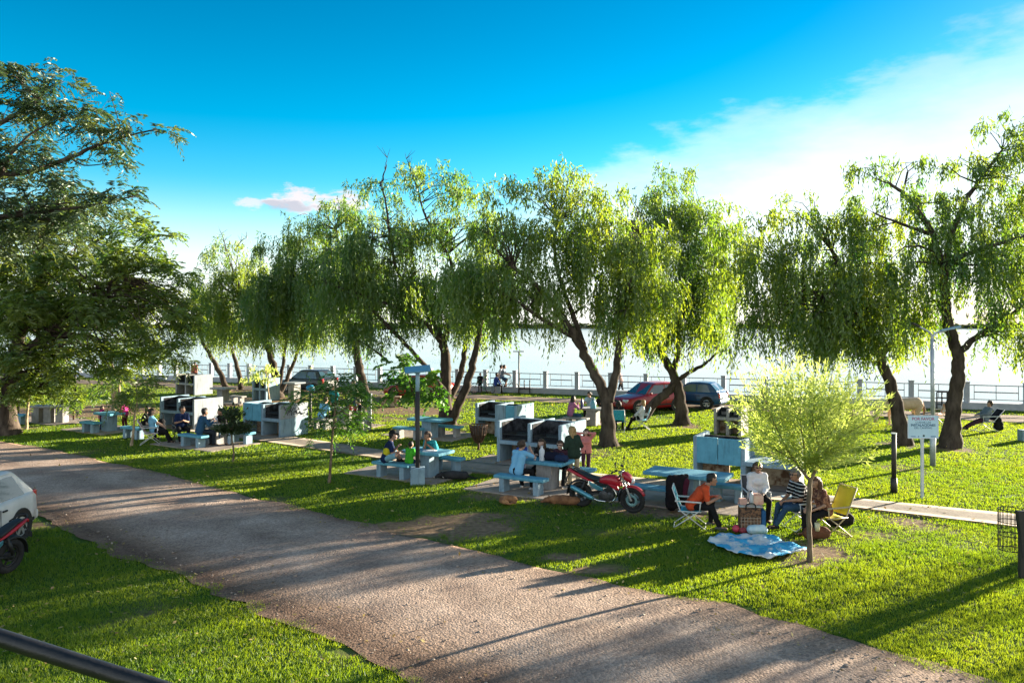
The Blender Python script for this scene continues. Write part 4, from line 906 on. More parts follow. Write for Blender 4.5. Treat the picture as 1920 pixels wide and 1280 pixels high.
t = empty('notice_sign', gp(1729,933), R(-3), 'pale blue notice sign asking to look after the grounds, on a thin white post', 'sign')
MB().box((-.035,-.03,-.02),(.035,.03,1.55)).build('post', mat('white_paint', (.62,.66,.68), .6, (.45,.5,.54), 9), t, bevel=.006)
SB = MB().box((-.385,-.055,1.535),(.385,-.033,2.13)).build('sign_board', mat('sign_blue', (.46,.66,.78), .5, (.40,.60,.74), 3, spec=.3), t, bevel=.02)
FR = mat('sign_edge', (.66,.68,.76), .5)
f = MB()
for a, b in (((-.385,1.535),(.385,1.55)),((-.385,2.115),(.385,2.13))): f.box((a[0],-.058,a[1]),(b[0],-.054,b[1]))
for a, b in (((-.385,1.55),(-.37,2.115)),((.37,1.55),(.385,2.115))): f.box((a[0],-.058,a[1]),(b[0],-.054,b[1]))
f.build('sign_border', FR, SB)
def text(body, size, z, m, parent, x=0.0, y=-.0565, bold=.0):
    c = bpy.data.curves.new('lettering', 'FONT'); c.body = body; c.size = size; c.align_x = 'CENTER'; c.align_y = 'CENTER'; c.extrude = .001; c.offset = bold
    o = bpy.data.objects.new('lettering', c); dg = bpy.context.evaluated_depsgraph_get()
    COL.objects.link(o); dg.update(); me = bpy.data.meshes.new_from_object(o.evaluated_get(dg)); bpy.data.objects.remove(o)
    o = link_mesh('lettering', me, m, parent); o.location = (x, y, z); o.rotation_euler = (R(90), 0, 0); return o
REDL = mat('sign_red', (.36,.08,.20), .5); NAVL = mat('sign_navy', (.02,.10,.22), .5)
text('POR FAVOR', .105, 2.035, REDL, SB, bold=.002); text('CUIDAR LAS', .07, 1.945, NAVL, SB); text('INSTALACIONES', .083, 1.875, NAVL, SB, bold=.002); text('DEL CAMPING', .07, 1.805, NAVL, SB)
MB().lathe([(.028,-.0575),(.028,-.0555)], 14, axis='y').build('emblem', mat('emblem_green', (.02,.06,.07), .5), SB).location = (.015, 0, 1.605)
MB().box((-.31,-.0575,1.575),(-.19,-.0555,1.595)).box((-.13,-.0575,1.57),(-.10,-.0555,1.60)).box((.19,-.0575,1.575),(.31,-.0555,1.60)).build('emblem', mat('emblem_blue', (.12,.22,.42), .5), SB)

def basket_bin(label, px, r=.30, h=.62, z=.18, m=RUST, slim=False):
    t = empty('litter_bin', gp(*px), 0, label, 'litter bin', 'litter bins')
    MB().tube([(0,0,-.02),(0,0,z+.1)], .04, 8).build('post', RUST, t, smooth=True)
    b = MB(); n = 18
    b.torus(r, .02, 24, 6, axis='z', M=Matrix.Translation((0,0,z+h))); b.torus(r*.8, .012, 20, 6, axis='z', M=Matrix.Translation((0,0,z+h*.5))); b.torus(r*.38, .014, 18, 6, axis='z', M=Matrix.Translation((0,0,z+.05)))
    for k in range(n):
        a = 2*math.pi*k/n; c, s = math.cos(a), math.sin(a); b.tube([(r*.36*c,r*.36*s,z+.04),(r*.8*c,r*.8*s,z+h*.5),(r*c,r*s,z+h)], .018, 4)
    b.build('basket', m, t)
    MB().lathe([(r*.3,z+.05),(r*.73,z+h*.48),(r*.9,z+h*.9)], 18).build('liner_bag', mat('bin_liner', (.10,.07,.055), .8, (.05,.035,.03), 9), t, smooth=True)
    return t
basket_bin('rusty conical basket bin on a short post in front of the closed blue grill', (897,843), .32, .66, .22)
basket_bin('dark conical basket bin on a post behind the long grey table', (138,788), .36, .75, .42, IRON)
t = empty('litter_bin', gp(1916,1082), 0, 'black wire basket bin hung on a post at the right edge', 'litter bin', 'litter bins')
MB().box((-.05,-.04,-.02),(.05,.04,.75)).prism([(-.10,1.18),(.16,1.18),(.16,.35),(-.02,.35),(-.05,.8)], -.05, .05, axis='y').build('post', IRON, t, bevel=.01)
b = MB(); C0 = (-.02, .27)
for z in (.42, .68, .92, 1.14): b.torus(.20, .009, 22, 5, axis='z', M=Matrix.Translation((-.02,.27,z)))
for k in range(20): a = 2*math.pi*k/20; b.tube([(-.02+.2*math.cos(a),.27+.2*math.sin(a),.42),(-.02+.2*math.cos(a),.27+.2*math.sin(a),1.14)], .006, 4)
b.build('basket', IRON, t)
def rack(label, px, grid):
    t = empty('bike_rack', gp(*px), R(-15), label, 'bike rack', 'black metal racks')
    m = MB(); xs = (-.35,-.12,.12,.35) if grid else (-.36,0,.36); h = 1.0 if grid else .85
    for i, x in enumerate(xs): m.tube([(x,0,0 if i in (0, len(xs)-1) else .3),(x,0,h)], .035, 6)
    for z in ((.38,.72,h) if grid else (.28,.34)): m.tube([(xs[0],0,z),(xs[-1],0,z)], .03, 6)
    m.build('rack_frame', IRON, t, smooth=True)
rack('small black metal rack beside the far thin lamp post', (983,737), False)
rack('black metal grid rack by the railing left of the right hand willow', (1771,772), True)
# handrail of the balcony the photograph is taken from
HM = mat('handrail_black', (.010,.010,.011), .4, (.018,.016,.015), 18, .15, 40, spec=.5)
t = empty('handrail', (0,0,0), 0, 'round black metal handrail crossing the lower left corner', 'handrail')
a = at(-200,1131,2.0); b = at(330,1300,1.9); d = (b-a)
MB().tube([a - d*1.2, a, a + d*.5, b, b + d*1.5], .0215, 16).build('rail', HM, t, smooth=True)
# ------------------------------------------------------------------ vehicles
RUB = mat('tyre_rubber', (.018,.018,.019), .85, (.03,.03,.03), 20, .3, 60, spec=.25)
ALU = mat('alloy', (.55,.56,.57), .35, (.42,.43,.44), 6, metal=.7)
CHROME = mat('chrome', (.7,.7,.7), .15, metal=1.0)
GLASS = mat('car_glass', (.05,.09,.10), .08, (.03,.06,.07), 2, spec=.8, coat=.5)
TRIM = mat('black_trim', (.02,.02,.021), .55, spec=.4)
HEADL = mat('headlight_glass', (.72,.74,.75), .15, spec=.8, coat=.6)
TAILL = mat('tail_light', (.42,.02,.02), .2, (.3,.012,.012), 10, spec=.6, coat=.5)
PLATE = mat('plate', (.5,.5,.48), .5)
def paint(name, c): return mat(name, c, .38, tuple(x*.82 for x in c), 2, spec=.4, coat=.3)
def wheel(parent, x, y, r, w, side):
    t = MB(); t.torus(r*.80, r*.20, 28, 10, axis='y', sq=w/(r*.4)*.98); o = t.build('wheel', RUB, parent, smooth=True, loc=(x, y, r))
    m = MB(); s = side*w*.36
    m.lathe([(r*.64,s*.2),(r*.66,s),(r*.60,s*1.02),(r*.56,s*.55)], 24, axis='y')
    m.lathe([(r*.16,s*.3),(r*.16,s*1.05),(r*.05,s*1.12)], 14, axis='y')
    for k in range(5):
        a = 2*math.pi*k/5 + .3; c, q = math.cos(a), math.sin(a); c2, q2 = -q, c
        m.prism([(c*r*.1+c2*r*.10, q*r*.1+q2*r*.10),(c*r*.62+c2*r*.15, q*r*.62+q2*r*.15),(c*r*.62-c2*r*.15, q*r*.62-q2*r*.15),(c*r*.1-c2*r*.10, q*r*.1-q2*r*.10)], s*.6, s*.92, axis='y')
    m.build('rim', ALU, o)
    return o
def car(label, p, heading, pm, L=3.95, W=1.64, H=1.46, boot=False, wr=.295):
    t = empty('parked_car', p, R(heading), label, 'car', 'parked cars'); h = W/2; f = L/2
    belt = H*.60
    # stations from front to rear: x, z bottom, z top of lower body, half width
    st = [(f, .30, .52, h*.70), (f-.07, .22, .66, h*.90), (f-.35, .19, .74, h*.97), (f-.95, .18, belt-.04, h), (f-1.25, .18, belt, h), (0, .18, belt+.02, h), (-f+.9, .18, belt+.05, h), (-f+.30, .20, belt+.05, h*.98), (-f+.07, .24, belt+.02, h*.93), (-f, .34, belt-.18, h*.82)]
    if boot: st[7] = (-f+.30, .20, belt+.06, h*.98); st[8] = (-f+.07, .24, belt+.05, h*.92)
    vs = []; n = 9
    for x, zl, zt, w in st:
        zm = zl + (zt-zl)*.45
        sec = [(0,zl),(w*.86,zl),(w*.98,zl+.08),(w,zm),(w*.985,zt-.10),(w*.93,zt-.015),(w*.80,zt+.012),(w*.4,zt+.03),(0,zt+.035)]
        vs += [(x, y, z) for y, z in sec] + [(x, -y, z) for y, z in reversed(sec[1:-1])]
    k = 2*n - 2; fs = []
    for i in range(len(st)-1):
        for j in range(k): fs.append((i*k+j, (i+1)*k+j, (i+1)*k+(j+1)%k, i*k+(j+1)%k))
    fs.append(tuple(reversed(range(k)))[::-1]); fs.append(tuple((len(st)-1)*k + j for j in reversed(range(k))))
    body = MB().add(vs, fs).build('body', pm, t, smooth=True)
    # cabin
    a0, a1 = f-1.12, f-1.80; b1, b0 = (-f+.55, -f+.12) if not boot else (-f+1.05, -f+.62)
    wb, wt = h*.93, h*.74; zb = belt - .02
    rows = [(a0, wb, zb), (a1, wt, H-.06), (a1-.18, wt, H-.02), ((a1+b1)/2, wt, H), (b1+.15, wt, H-.025), (b1, wt*.97, H-.07), (b0, wb*.95, zb+.06)]
    vs = []
    for x, w, z in rows: vs += [(x, w, z - (.045 if z > zb+.1 else 0)), (x, w*.86, z), (x, 0, z+.015), (x, -w*.86, z), (x, -w, z - (.045 if z > zb+.1 else 0))]
    fs = []
    for i in range(len(rows)-1):
        for j in range(4): fs.append((i*5+j, (i+1)*5+j, (i+1)*5+j+1, i*5+j+1))
    # sides
    for s, j in ((1, 0), (-1, 4)):
        base = len(vs); xs = [r[0] for r in rows]; vs += [(x, s*wb, zb) for x in xs[1:-1]]
        loop = [0*5+j] + [base+q for q in range(len(rows)-2)] + [(len(rows)-1)*5+j] + [q*5+j for q in range(len(rows)-2, 0, -1)]
        fs.append(tuple(loop if s > 0 else loop[::-1]))
    roof = MB().add(vs, fs).build('cabin', pm, t, smooth=False, bevel=.02)
    def gl(quad, name='window'):
        c = sum((Vector(q) for q in quad), Vector())/4; nrm = (Vector(quad[1])-Vector(quad[0])).cross(Vector(quad[3])-Vector(quad[0])).normalized()
        if nrm.dot(c - Vector((0, 0, belt))) < 0: nrm = -nrm
        lo = [tuple(Vector(q) + nrm*.001) for q in quad]; hi = [tuple(Vector(q) + nrm*.012) for q in quad]
        MB().add(lo + hi, [(0,1,2,3),(4,5,6,7),(0,1,5,4),(1,2,6,5),(2,3,7,6),(3,0,4,7)]).build(name, GLASS, t)
    def lerp(a, b, q): return tuple(a[i]+(b[i]-a[i])*q for i in range(3))
    A0, A1 = (a0, wb, zb), (a1, wt*.9, H-.07); gl([lerp(A0,A1,.08), (lerp(A0,A1,.08)[0], -lerp(A0,A1,.08)[1]*1, lerp(A0,A1,.08)[2]), (lerp(A0,A1,.93)[0], -lerp(A0,A1,.93)[1], lerp(A0,A1,.93)[2]), lerp(A0,A1,.93)], 'windscreen')
    B0, B1 = (b0, wb*.86, zb+.06), (b1, wt*.86, H-.08); q0 = lerp(B0,B1,.18); q1 = lerp(B0,B1,.9); gl([q0, (q0[0],-q0[1],q0[2]), (q1[0],-q1[1],q1[2]), q1], 'rear_window')
    xm = (a0+b0)/2 - .05
    for s in (1, -1):
        zt = H-.13; zl = zb+.06; yl = lambda z: s*(wb + (wt-wb)*(z-zb)/(H-.105-zb))
        gl([(a0-.22,yl(zl),zl),(xm+.03,yl(zl),zl),(xm+.03,yl(zt),zt),(a1-.06,yl(zt),zt)]); gl([(xm-.04,yl(zl),zl),(b0+.36,yl(zl),zl),(b1+.16,yl(zt),zt),(xm-.04,yl(zt),zt)])
        MB().box((xm-.012, s*h*.997-.004, .30), (xm+.002, s*h*.997+.006, belt-.10)).build('door_seam', TRIM, t)
        MB().box((xm-.20, s*h-.01, belt-.16), (xm-.06, s*h+.02, belt-.125)).build('door_handle', TRIM, t, bevel=.006)
        MB().cbox((a0-.30, s*(h+.06), belt+.06), (.10,.14,.11)).build('wing_mirror', pm, t, bevel=.03)
        MB().box((-f+.25, s*h*.99-.01, .33), (f-.35, s*h*.99+.018, .40)).build('side_trim', TRIM, t, bevel=.01)
        for xw in (f-.72, -f+.68):
            MB().lathe([(wr*1.22, s*(h-.30)),(wr*1.22, s*(h+.004)),(wr*1.16, s*(h+.010)),(wr*.5, s*(h-.02))], 22, axis='y').build('wheel_arch', TRIM, t).location = (xw, 0, wr+.02)
            wheel(t, xw, s*(h-.075), wr, .19, s)
        MB().cbox((f-.10, s*h*.66, .61), (.16, h*.42, .15)).build('headlight', HEADL, t, bevel=.03)
        MB().cbox((-f+.06, s*h*.80, belt-.10), (.12, .16, .30)).build('tail_light', TAILL, t, bevel=.03)
    MB().cbox((f-.05,0,.40), (.14, W*.80,.16)).build('front_bumper', pm, t, bevel=.04); MB().cbox((f-.02,0,.58), (.10, h*.75,.10)).build('front_grille', TRIM, t, bevel=.015)
    MB().cbox((-f+.03,0,.40), (.18, W*.90,.20)).build('rear_bumper', pm, t, bevel=.05); MB().cbox((-f-.005,0,belt-.2), (.04,.42,.12)).build('number_plate', PLATE, t, bevel=.005)
    return t
def heading(p, q): return math.degrees(math.atan2(q.y-p.y, q.x-p.x))
car('red hatchback parked behind the forked willow, its nose to the left', gp(1214,769), heading(gp(1252,767), gp(1183,772)), paint('red_paint', (.38,.010,.016)), 3.85, 1.62, 1.46)
car('dark blue hatchback seen from behind, right of the leaning willow', gp(1296,762), 146, paint('blue_paint', (.015,.07,.17)), 3.6, 1.56, 1.38)
car('black hatchback far at the left, in front of the railing', gp(578,734), 150, paint('black_paint', (.02,.024,.03)), 3.9, 1.62, 1.48)
car('red car far behind the tropical tree, mostly hidden', gp(785,746), 163, paint('orange_red_paint', (.40,.05,.02)), 4.0, 1.62, 1.42, boot=True)
pw = gp(34,1013); hd = 271; c = Vector((math.cos(R(hd)), math.sin(R(hd)), 0)); sd = Vector((-c.y, c.x, 0))
car('white hatchback cut by the left edge, its rear end in view', pw + c*1.22 - sd*.735, hd, paint('white_paint_car', (.62,.62,.60)), 3.8, 1.62, 1.47)

REDP = paint('motorbike_red', (.42,.012,.028)); ENG = mat('engine_metal', (.10,.10,.105), .5, (.03,.03,.032), 9, metal=.6); EXH = mat('exhaust_blue', (.12,.36,.46), .3, (.08,.26,.34), 5, metal=.5)
DISC = mat('brake_disc', (.30,.52,.60), .3, metal=.6)
def motorbike(label, p, head, red=REDP, name='motorbike', lean=7):
    t = empty(name, p, R(head), label, 'motorbike', 'motorbikes'); t.rotation_euler = (R(lean), 0, R(head))
    r = .31; xf, xr = .66, -.66
    def mw(x, w, disc):
        o = MB().torus(r-w*.5, w*.5, 40, 12, axis='y').build('wheel', RUB, t, smooth=True, loc=(x, 0, r))
        m = MB(); m.torus(r-w-.012, .02, 36, 8, axis='y'); m.lathe([(.045,-.07),(.045,.07)], 14, axis='y')
        for k in range(5):
            a = 2*math.pi*k/5 + .2; d = (math.cos(a), math.sin(a))
            for s in (-.16, .16): m.tube([(.03*math.cos(a+s*3), 0, .03*math.sin(a+s*3)), ((r-w-.01)*math.cos(a+s*.5), 0, (r-w-.01)*math.sin(a+s*.5))], .011, 6)
        m.build('rim', TRIM, o, smooth=True)
        if disc:
            d = MB(); 
            d.torus(.112, .028, 30, 6, axis='y', M=Matrix.Translation((0,-.055,0)), sq=.12); d.torus(.112, .028, 30, 6, axis='y', M=Matrix.Translation((0,.055,0)), sq=.12); d.build('brake_disc', DISC, o)
        else: MB().lathe([(.085,-.05),(.085,.05)], 20, axis='y').build('brake_drum', ENG, o)
        return o
    mw(xf, .10, True); mw(xr, .125, False)
    # fork, fenders
    f = MB()
    for s in (-1, 1): f.tube([(xf,s*.085,r),(xf-.10,s*.085,.60)], .026, 10); f.tube([(xf-.10,s*.085,.60),(xf-.245,s*.085,.98)], .018, 10)
    f.cbox((xf-.19,0,.84),(.06,.24,.045)); f.cbox((xf-.24,0,.975),(.07,.24,.04)); f.build('front_fork', ALU, t, smooth=False, bevel=.004)
    def fender(x, rad, a0, a1, w, mm, nm):
        vs = []; fs = []; n = 12
        for i in range(n+1):
            a = R(a0 + (a1-a0)*i/n)
            for y, dr in ((-w,-.018),(-w*.6,.008),(0,.016),(w*.6,.008),(w,-.018)): vs.append((x+(rad+dr)*math.cos(a), y, r+(rad+dr)*math.sin(a)))
        for i in range(n):
            for j in range(4): fs.append((i*5+j,(i+1)*5+j,(i+1)*5+j+1,i*5+j+1))
        o = MB().add(vs, fs).build(nm, mm, t, smooth=True); s = o.modifiers.new('solid','SOLIDIFY'); s.thickness = .006
    fender(xf, r+.03, 25, 130, .065, red, 'front_fender'); fender(xf, r+.028, 130, 195, .055, TRIM, 'mud_flap'); fender(xr, r+.045, 60, 185, .075, TRIM, 'rear_fender')
    # frame, engine
    g = MB(); g.tube([(xf-.24,0,.92),(.10,0,.62),(-.10,0,.60),(-.30,0,.66),(-.86,0,.86)], .024, 8); g.tube([(xf-.26,0,.86),(.28,0,.36),(-.12,0,.30),(-.22,0,.52),(-.2,0,.66)], .022, 8)
    for s in (-1, 1): g.tube([(xr,s*.09,r),(-.16,s*.09,.42)], .024, 8); g.tube([(xr+.04,s*.11,r+.05),(xr+.17,s*.11,.70)], .02, 8); g.tube([(xr+.03,s*.11,r+.08),(xr+.14,s*.11,.62)], .034, 10)
    g.build('frame', TRIM, t, smooth=True)
    e = MB(); e.lathe([(.06,-.14),(.13,-.12),(.13,.12),(.06,.14)], 18, axis='y', M=Matrix.Translation((-.02,0,.37))); e.lathe([(.05,-.13),(.10,-.11),(.10,.11),(.05,.13)], 16, axis='y', M=Matrix.Translation((.14,0,.38)))
    e.box((-.16,-.10,.27),(.20,.10,.42)); e.build('engine', ENG, t, bevel=.01)
    c2 = MB(); Mx = Matrix.Translation((.13,0,.46)) @ Matrix.Rotation(R(14),4,'Y')
    c2.box((-.075,-.085,0),(.075,.085,.2), Mx)
    for k in range(6): c2.box((-.10,-.11,.012+k*.032),(.10,.11,.026+k*.032), Mx)
    c2.build('cylinder_block', ENG, t)
    ex = MB(); ex.tube(smooth_path([(.22,-.09,.58),(.30,-.11,.42),(.20,-.13,.27),(-.12,-.14,.25),(-.26,-.15,.29)]), .022, 10); ex.build('exhaust_pipe', CHROME, t, smooth=True)
    MB().tube([(-.26,-.16,.29),(-.34,-.165,.32),(-.78,-.18,.52),(-.84,-.18,.545)], [.035,.056,.062,.045], 14).build('exhaust', EXH, t, smooth=True)
    for s in (-1, 1): MB().prism([(-.38,.70),(-.02,.56),(-.04,.50),(-.20,.50),(-.38,.62)], s*.12-.012, s*.12+.012, axis='y').build('side_panel', EXH, t, bevel=.008)
    # tank, seat, tail
    def lofty(secs, mm, nm, sub=2):
        vs = []; fs = []; k = 12
        for x, zc, hz, hy in secs:
            for j in range(k):
                a = 2*math.pi*j/k; ca, sa = math.cos(a), math.sin(a); vs.append((x, hy*math.copysign(abs(ca)**.75, ca), zc + hz*math.copysign(abs(sa)**.75, sa)))
        for i in range(len(secs)-1):
            for j in range(k): fs.append((i*k+j, i*k+(j+1)%k, (i+1)*k+(j+1)%k, (i+1)*k+j))
        fs.append(tuple(range(k))); fs.append(tuple((len(secs)-1)*k+j for j in reversed(range(k))))
        o = MB().add(vs, fs).build(nm, mm, t, smooth=True); s = o.modifiers.new('sub','SUBSURF'); s.levels = s.render_levels = 1; return o
    lofty([(-.16,.72,.03,.05),(-.14,.72,.07,.09),(-.02,.75,.11,.135),(.14,.76,.13,.155),(.28,.74,.135,.15),(.36,.70,.11,.10),(.39,.68,.05,.05)], red, 'fuel_tank')
    for s in (-1, 1): MB().prism([(.10,.70),(.36,.66),(.40,.56),(.26,.58)], s*.15-.02, s*.15+.02, axis='y').build('tank_shroud', red, t, bevel=.012)
    lofty([(-.84,.93,.02,.05),(-.80,.93,.035,.075),(-.62,.875,.045,.11),(-.46,.80,.05,.12),(-.28,.745,.05,.13),(-.12,.745,.04,.11),(-.06,.75,.02,.07)], TRIM, 'seat')
    lofty([(-.98,.91,.015,.03),(-.94,.90,.035,.06),(-.76,.84,.06,.10),(-.54,.76,.055,.115),(-.36,.70,.03,.11),(-.30,.68,.01,.08)], red, 'tail_cowl')
    MB().tube([(-.70,-.10,.92),(-.90,-.10,.985),(-.97,0,1.0),(-.90,.10,.985),(-.70,.10,.92)], .013, 6).build('grab_rail', TRIM, t, smooth=True)
    MB().cbox((-.985,0,.885),(.03,.09,.05)).build('tail_light', TAILL, t, bevel=.01); MB().tube([(-.92,0,.84),(-1.02,0,.70),(-1.05,0,.62)], .012, 5).cbox((-1.05,0,.62),(.012,.16,.10)).build('plate_bracket', TRIM, t)
    # head
    lofty([(.40,.90,.05,.06),(.47,.90,.10,.12),(.58,.86,.11,.125),(.68,.79,.08,.10),(.72,.75,.03,.05)], red, 'headlight_cowl')
    MB().ball((.675,0,.775),(.06,.085,.075)).build('headlight', HEADL, t, smooth=True)
    MB().prism([(.50,-.10),(.66,-.06),(.66,.06),(.50,.10)], 0, .012, M=Matrix.Translation((-.02,0,1.03)) @ Matrix.Rotation(R(32),4,'Y') @ Matrix.Translation((.0,0,.12))).build('visor', TRIM, t)
    h = MB(); h.tube(smooth_path([(.30,-.36,1.03),(.38,-.20,1.045),(.42,-.06,1.0),(.42,.06,1.0),(.38,.20,1.045),(.30,.36,1.03)]), .012, 8)
    for s in (-1, 1): h.tube([(.305,s*.25,1.04),(.30,s*.37,1.03)], .019, 8); h.cbox((.36,s*.22,1.05),(.05,.06,.04))
    h.build('handlebar', TRIM, t, smooth=True)
    for s in (-1, 1):
        m = MB(); m.tube([(.37,s*.22,1.06),(.38,s*.28,1.20)], .007, 6); m.ball((.38,s*.30,1.24),(.018,.055,.042)); m.build('mirror', TRIM, t, smooth=True)
        MB().tube([(.50,s*.12,.90),(.50,s*.17,.90)], [.012,.022], 8).build('indicator', mat('indicator_amber', (.45,.16,.02), .3), t)
    MB().tube([(-.02,.12,.28),(.04,.24,.02)], .012, 6).tube([(.20,-.16,.30),(.08,-.26,.29)], .014, 6).tube([(.08,.12,.30),(.08,.24,.29)], .014, 6).build('kickstand', TRIM, t)
    return t
pf_, pr_ = gp(1187,961), gp(1090,949); mid = (pf_+pr_)/2
motorbike('red motorbike parked on the grass beside the table of friends', mid, heading(pr_, pf_), lean=6)
pr2 = gp(14,1074); hd2 = 258
motorbike('red motorbike at the left edge with only its rear in view', pr2 + Vector((math.cos(R(hd2)), math.sin(R(hd2)), 0))*.66, hd2, lean=-6)

def bicycle(label, p, head, m, lean=0):
    t = empty('bicycle', p, R(head), label, 'bicycle', 'bicycles'); t.rotation_euler = (R(lean), 0, R(head)); r = .33
    for x in (-.5, .52):
        o = MB().torus(r-.02, .022, 28, 6, axis='y').build('wheel', RUB, t, smooth=True, loc=(x,0,r)); s = MB()
        for k in range(10): a = 2*math.pi*k/10; s.tube([(0,0,0),((r-.03)*math.cos(a),0,(r-.03)*math.sin(a))], .004, 3)
        s.build('spokes', ALU, o)
    f = MB(); f.tube([(-.5,0,r),(-.08,0,.30),(.36,0,.74),(-.20,0,.76),(-.08,0,.30)], .02, 6); f.tube([(-.5,0,r),(-.2,0,.76),(-.24,0,.90)], .016, 6); f.tube([(.52,0,r),(.40,0,.66),(.33,0,.95)], .018, 6); f.build('frame', m, t, smooth=True)
    MB().cbox((-.26,0,.92),(.26,.13,.05)).build('saddle', TRIM, t, bevel=.02); MB().tube([(.28,-.28,1.0),(.36,-.1,.98),(.36,.1,.98),(.28,.28,1.0)], .014, 6).build('handlebar', TRIM, t, smooth=True)
    return t
bicycle('far green bicycle leaning by the dark clothed child on the promenade', gp(905,738), 172, paint('bike_green', (.02,.22,.10)), 5)
bicycle('far bicycle under the rider in the grey shirt on the promenade', gp(948,735), -8, paint('bike_dark', (.06,.05,.06)))
# ------------------------------------------------------------------ people, dogs, chairs and small things
def skinm(i): 
    c = [(.46,.27,.19),(.38,.21,.14),(.50,.32,.24),(.33,.18,.115)][i]; return mat('skin_%d' % i, c, .55, tuple(x*.85 for x in c), 12, spec=.35)
def cloth(name, c, c2=None): return mat('cloth_' + name, c, .9, c2 or tuple(x*.72 for x in c), 7, .35, 40, lo=.3, hi=.7, spec=.15)
HAIRM = {k: mat('hair_' + k, v, .6, tuple(x*.5 for x in v), 30, .5, 90, spec=.4, stretch=(1,1,.25)) for k, v in dict(black=(.018,.014,.012), brown=(.065,.036,.020), blond=(.42,.26,.10), grey=(.16,.14,.125), red=(.12,.05,.025)).items()}
SHADE = mat('dark_lens', (.012,.012,.013), .15, spec=.7)
def capsule_mesh(caps, n=12):
    """tapered capsules (p0, p1, r0, r1) as closed overlapping shells"""
    m = MB()
    for c in caps:
        a, b, r0, r1 = Vector(c[0]), Vector(c[1]), c[2], c[3]; d = b - a; L = d.length
        d = d/L if L > 1e-6 else Vector((0,0,1))
        pts = []; rad = []
        for k in range(4): q = -math.pi/2 + math.pi/2*(k+.35)/4.0; pts.append(a + d*r0*math.sin(q)); rad.append(max(r0*math.cos(q), .002))
        for k in range(4): q = math.pi/2*(k+.35)/4.0 if k else 0; pts.append(b + d*r1*math.sin(q)); rad.append(max(r1*math.cos(q), .002))
        q = math.pi/2*.93; pts.append(b + d*r1*math.sin(q)); rad.append(max(r1*math.cos(q), .002))
        # keep parameter monotonic
        m.tube(pts, rad, n)
    return m
DTEX = bpy.data.textures.new('folds', 'CLOUDS'); DTEX.noise_scale = .09; DTEX.noise_depth = 2
def blob(name, caps, m, parent, voxel=.014, smooth=3, folds=0.0, loc=None):
    o = capsule_mesh(caps).build(name, m, parent, loc=loc)
    r = o.modifiers.new('remesh', 'REMESH'); r.mode = 'VOXEL'; r.voxel_size = voxel; r.use_smooth_shade = True
    if smooth: s = o.modifiers.new('smooth', 'SMOOTH'); s.factor = .5; s.iterations = smooth
    if folds: d = o.modifiers.new('folds', 'DISPLACE'); d.texture = DTEX; d.strength = folds; d.mid_level = .5; d.texture_coords = 'LOCAL'
    return o
def ik(a, c, l1, l2, hint):
    a, c = Vector(a), Vector(c); d = c - a; L = min(max(d.length, abs(l1-l2)+.01), l1+l2-.004); d.normalize(); c = a + d*L
    x = (l1*l1 - l2*l2 + L*L)/(2*L); h = math.sqrt(max(l1*l1 - x*x, 0)); hv = Vector(hint); hv -= d*hv.dot(d)
    if hv.length < 1e-5: hv = Vector((0,0,-1)) - d*(-d.z)
    return a + d*x + hv.normalized()*h, c
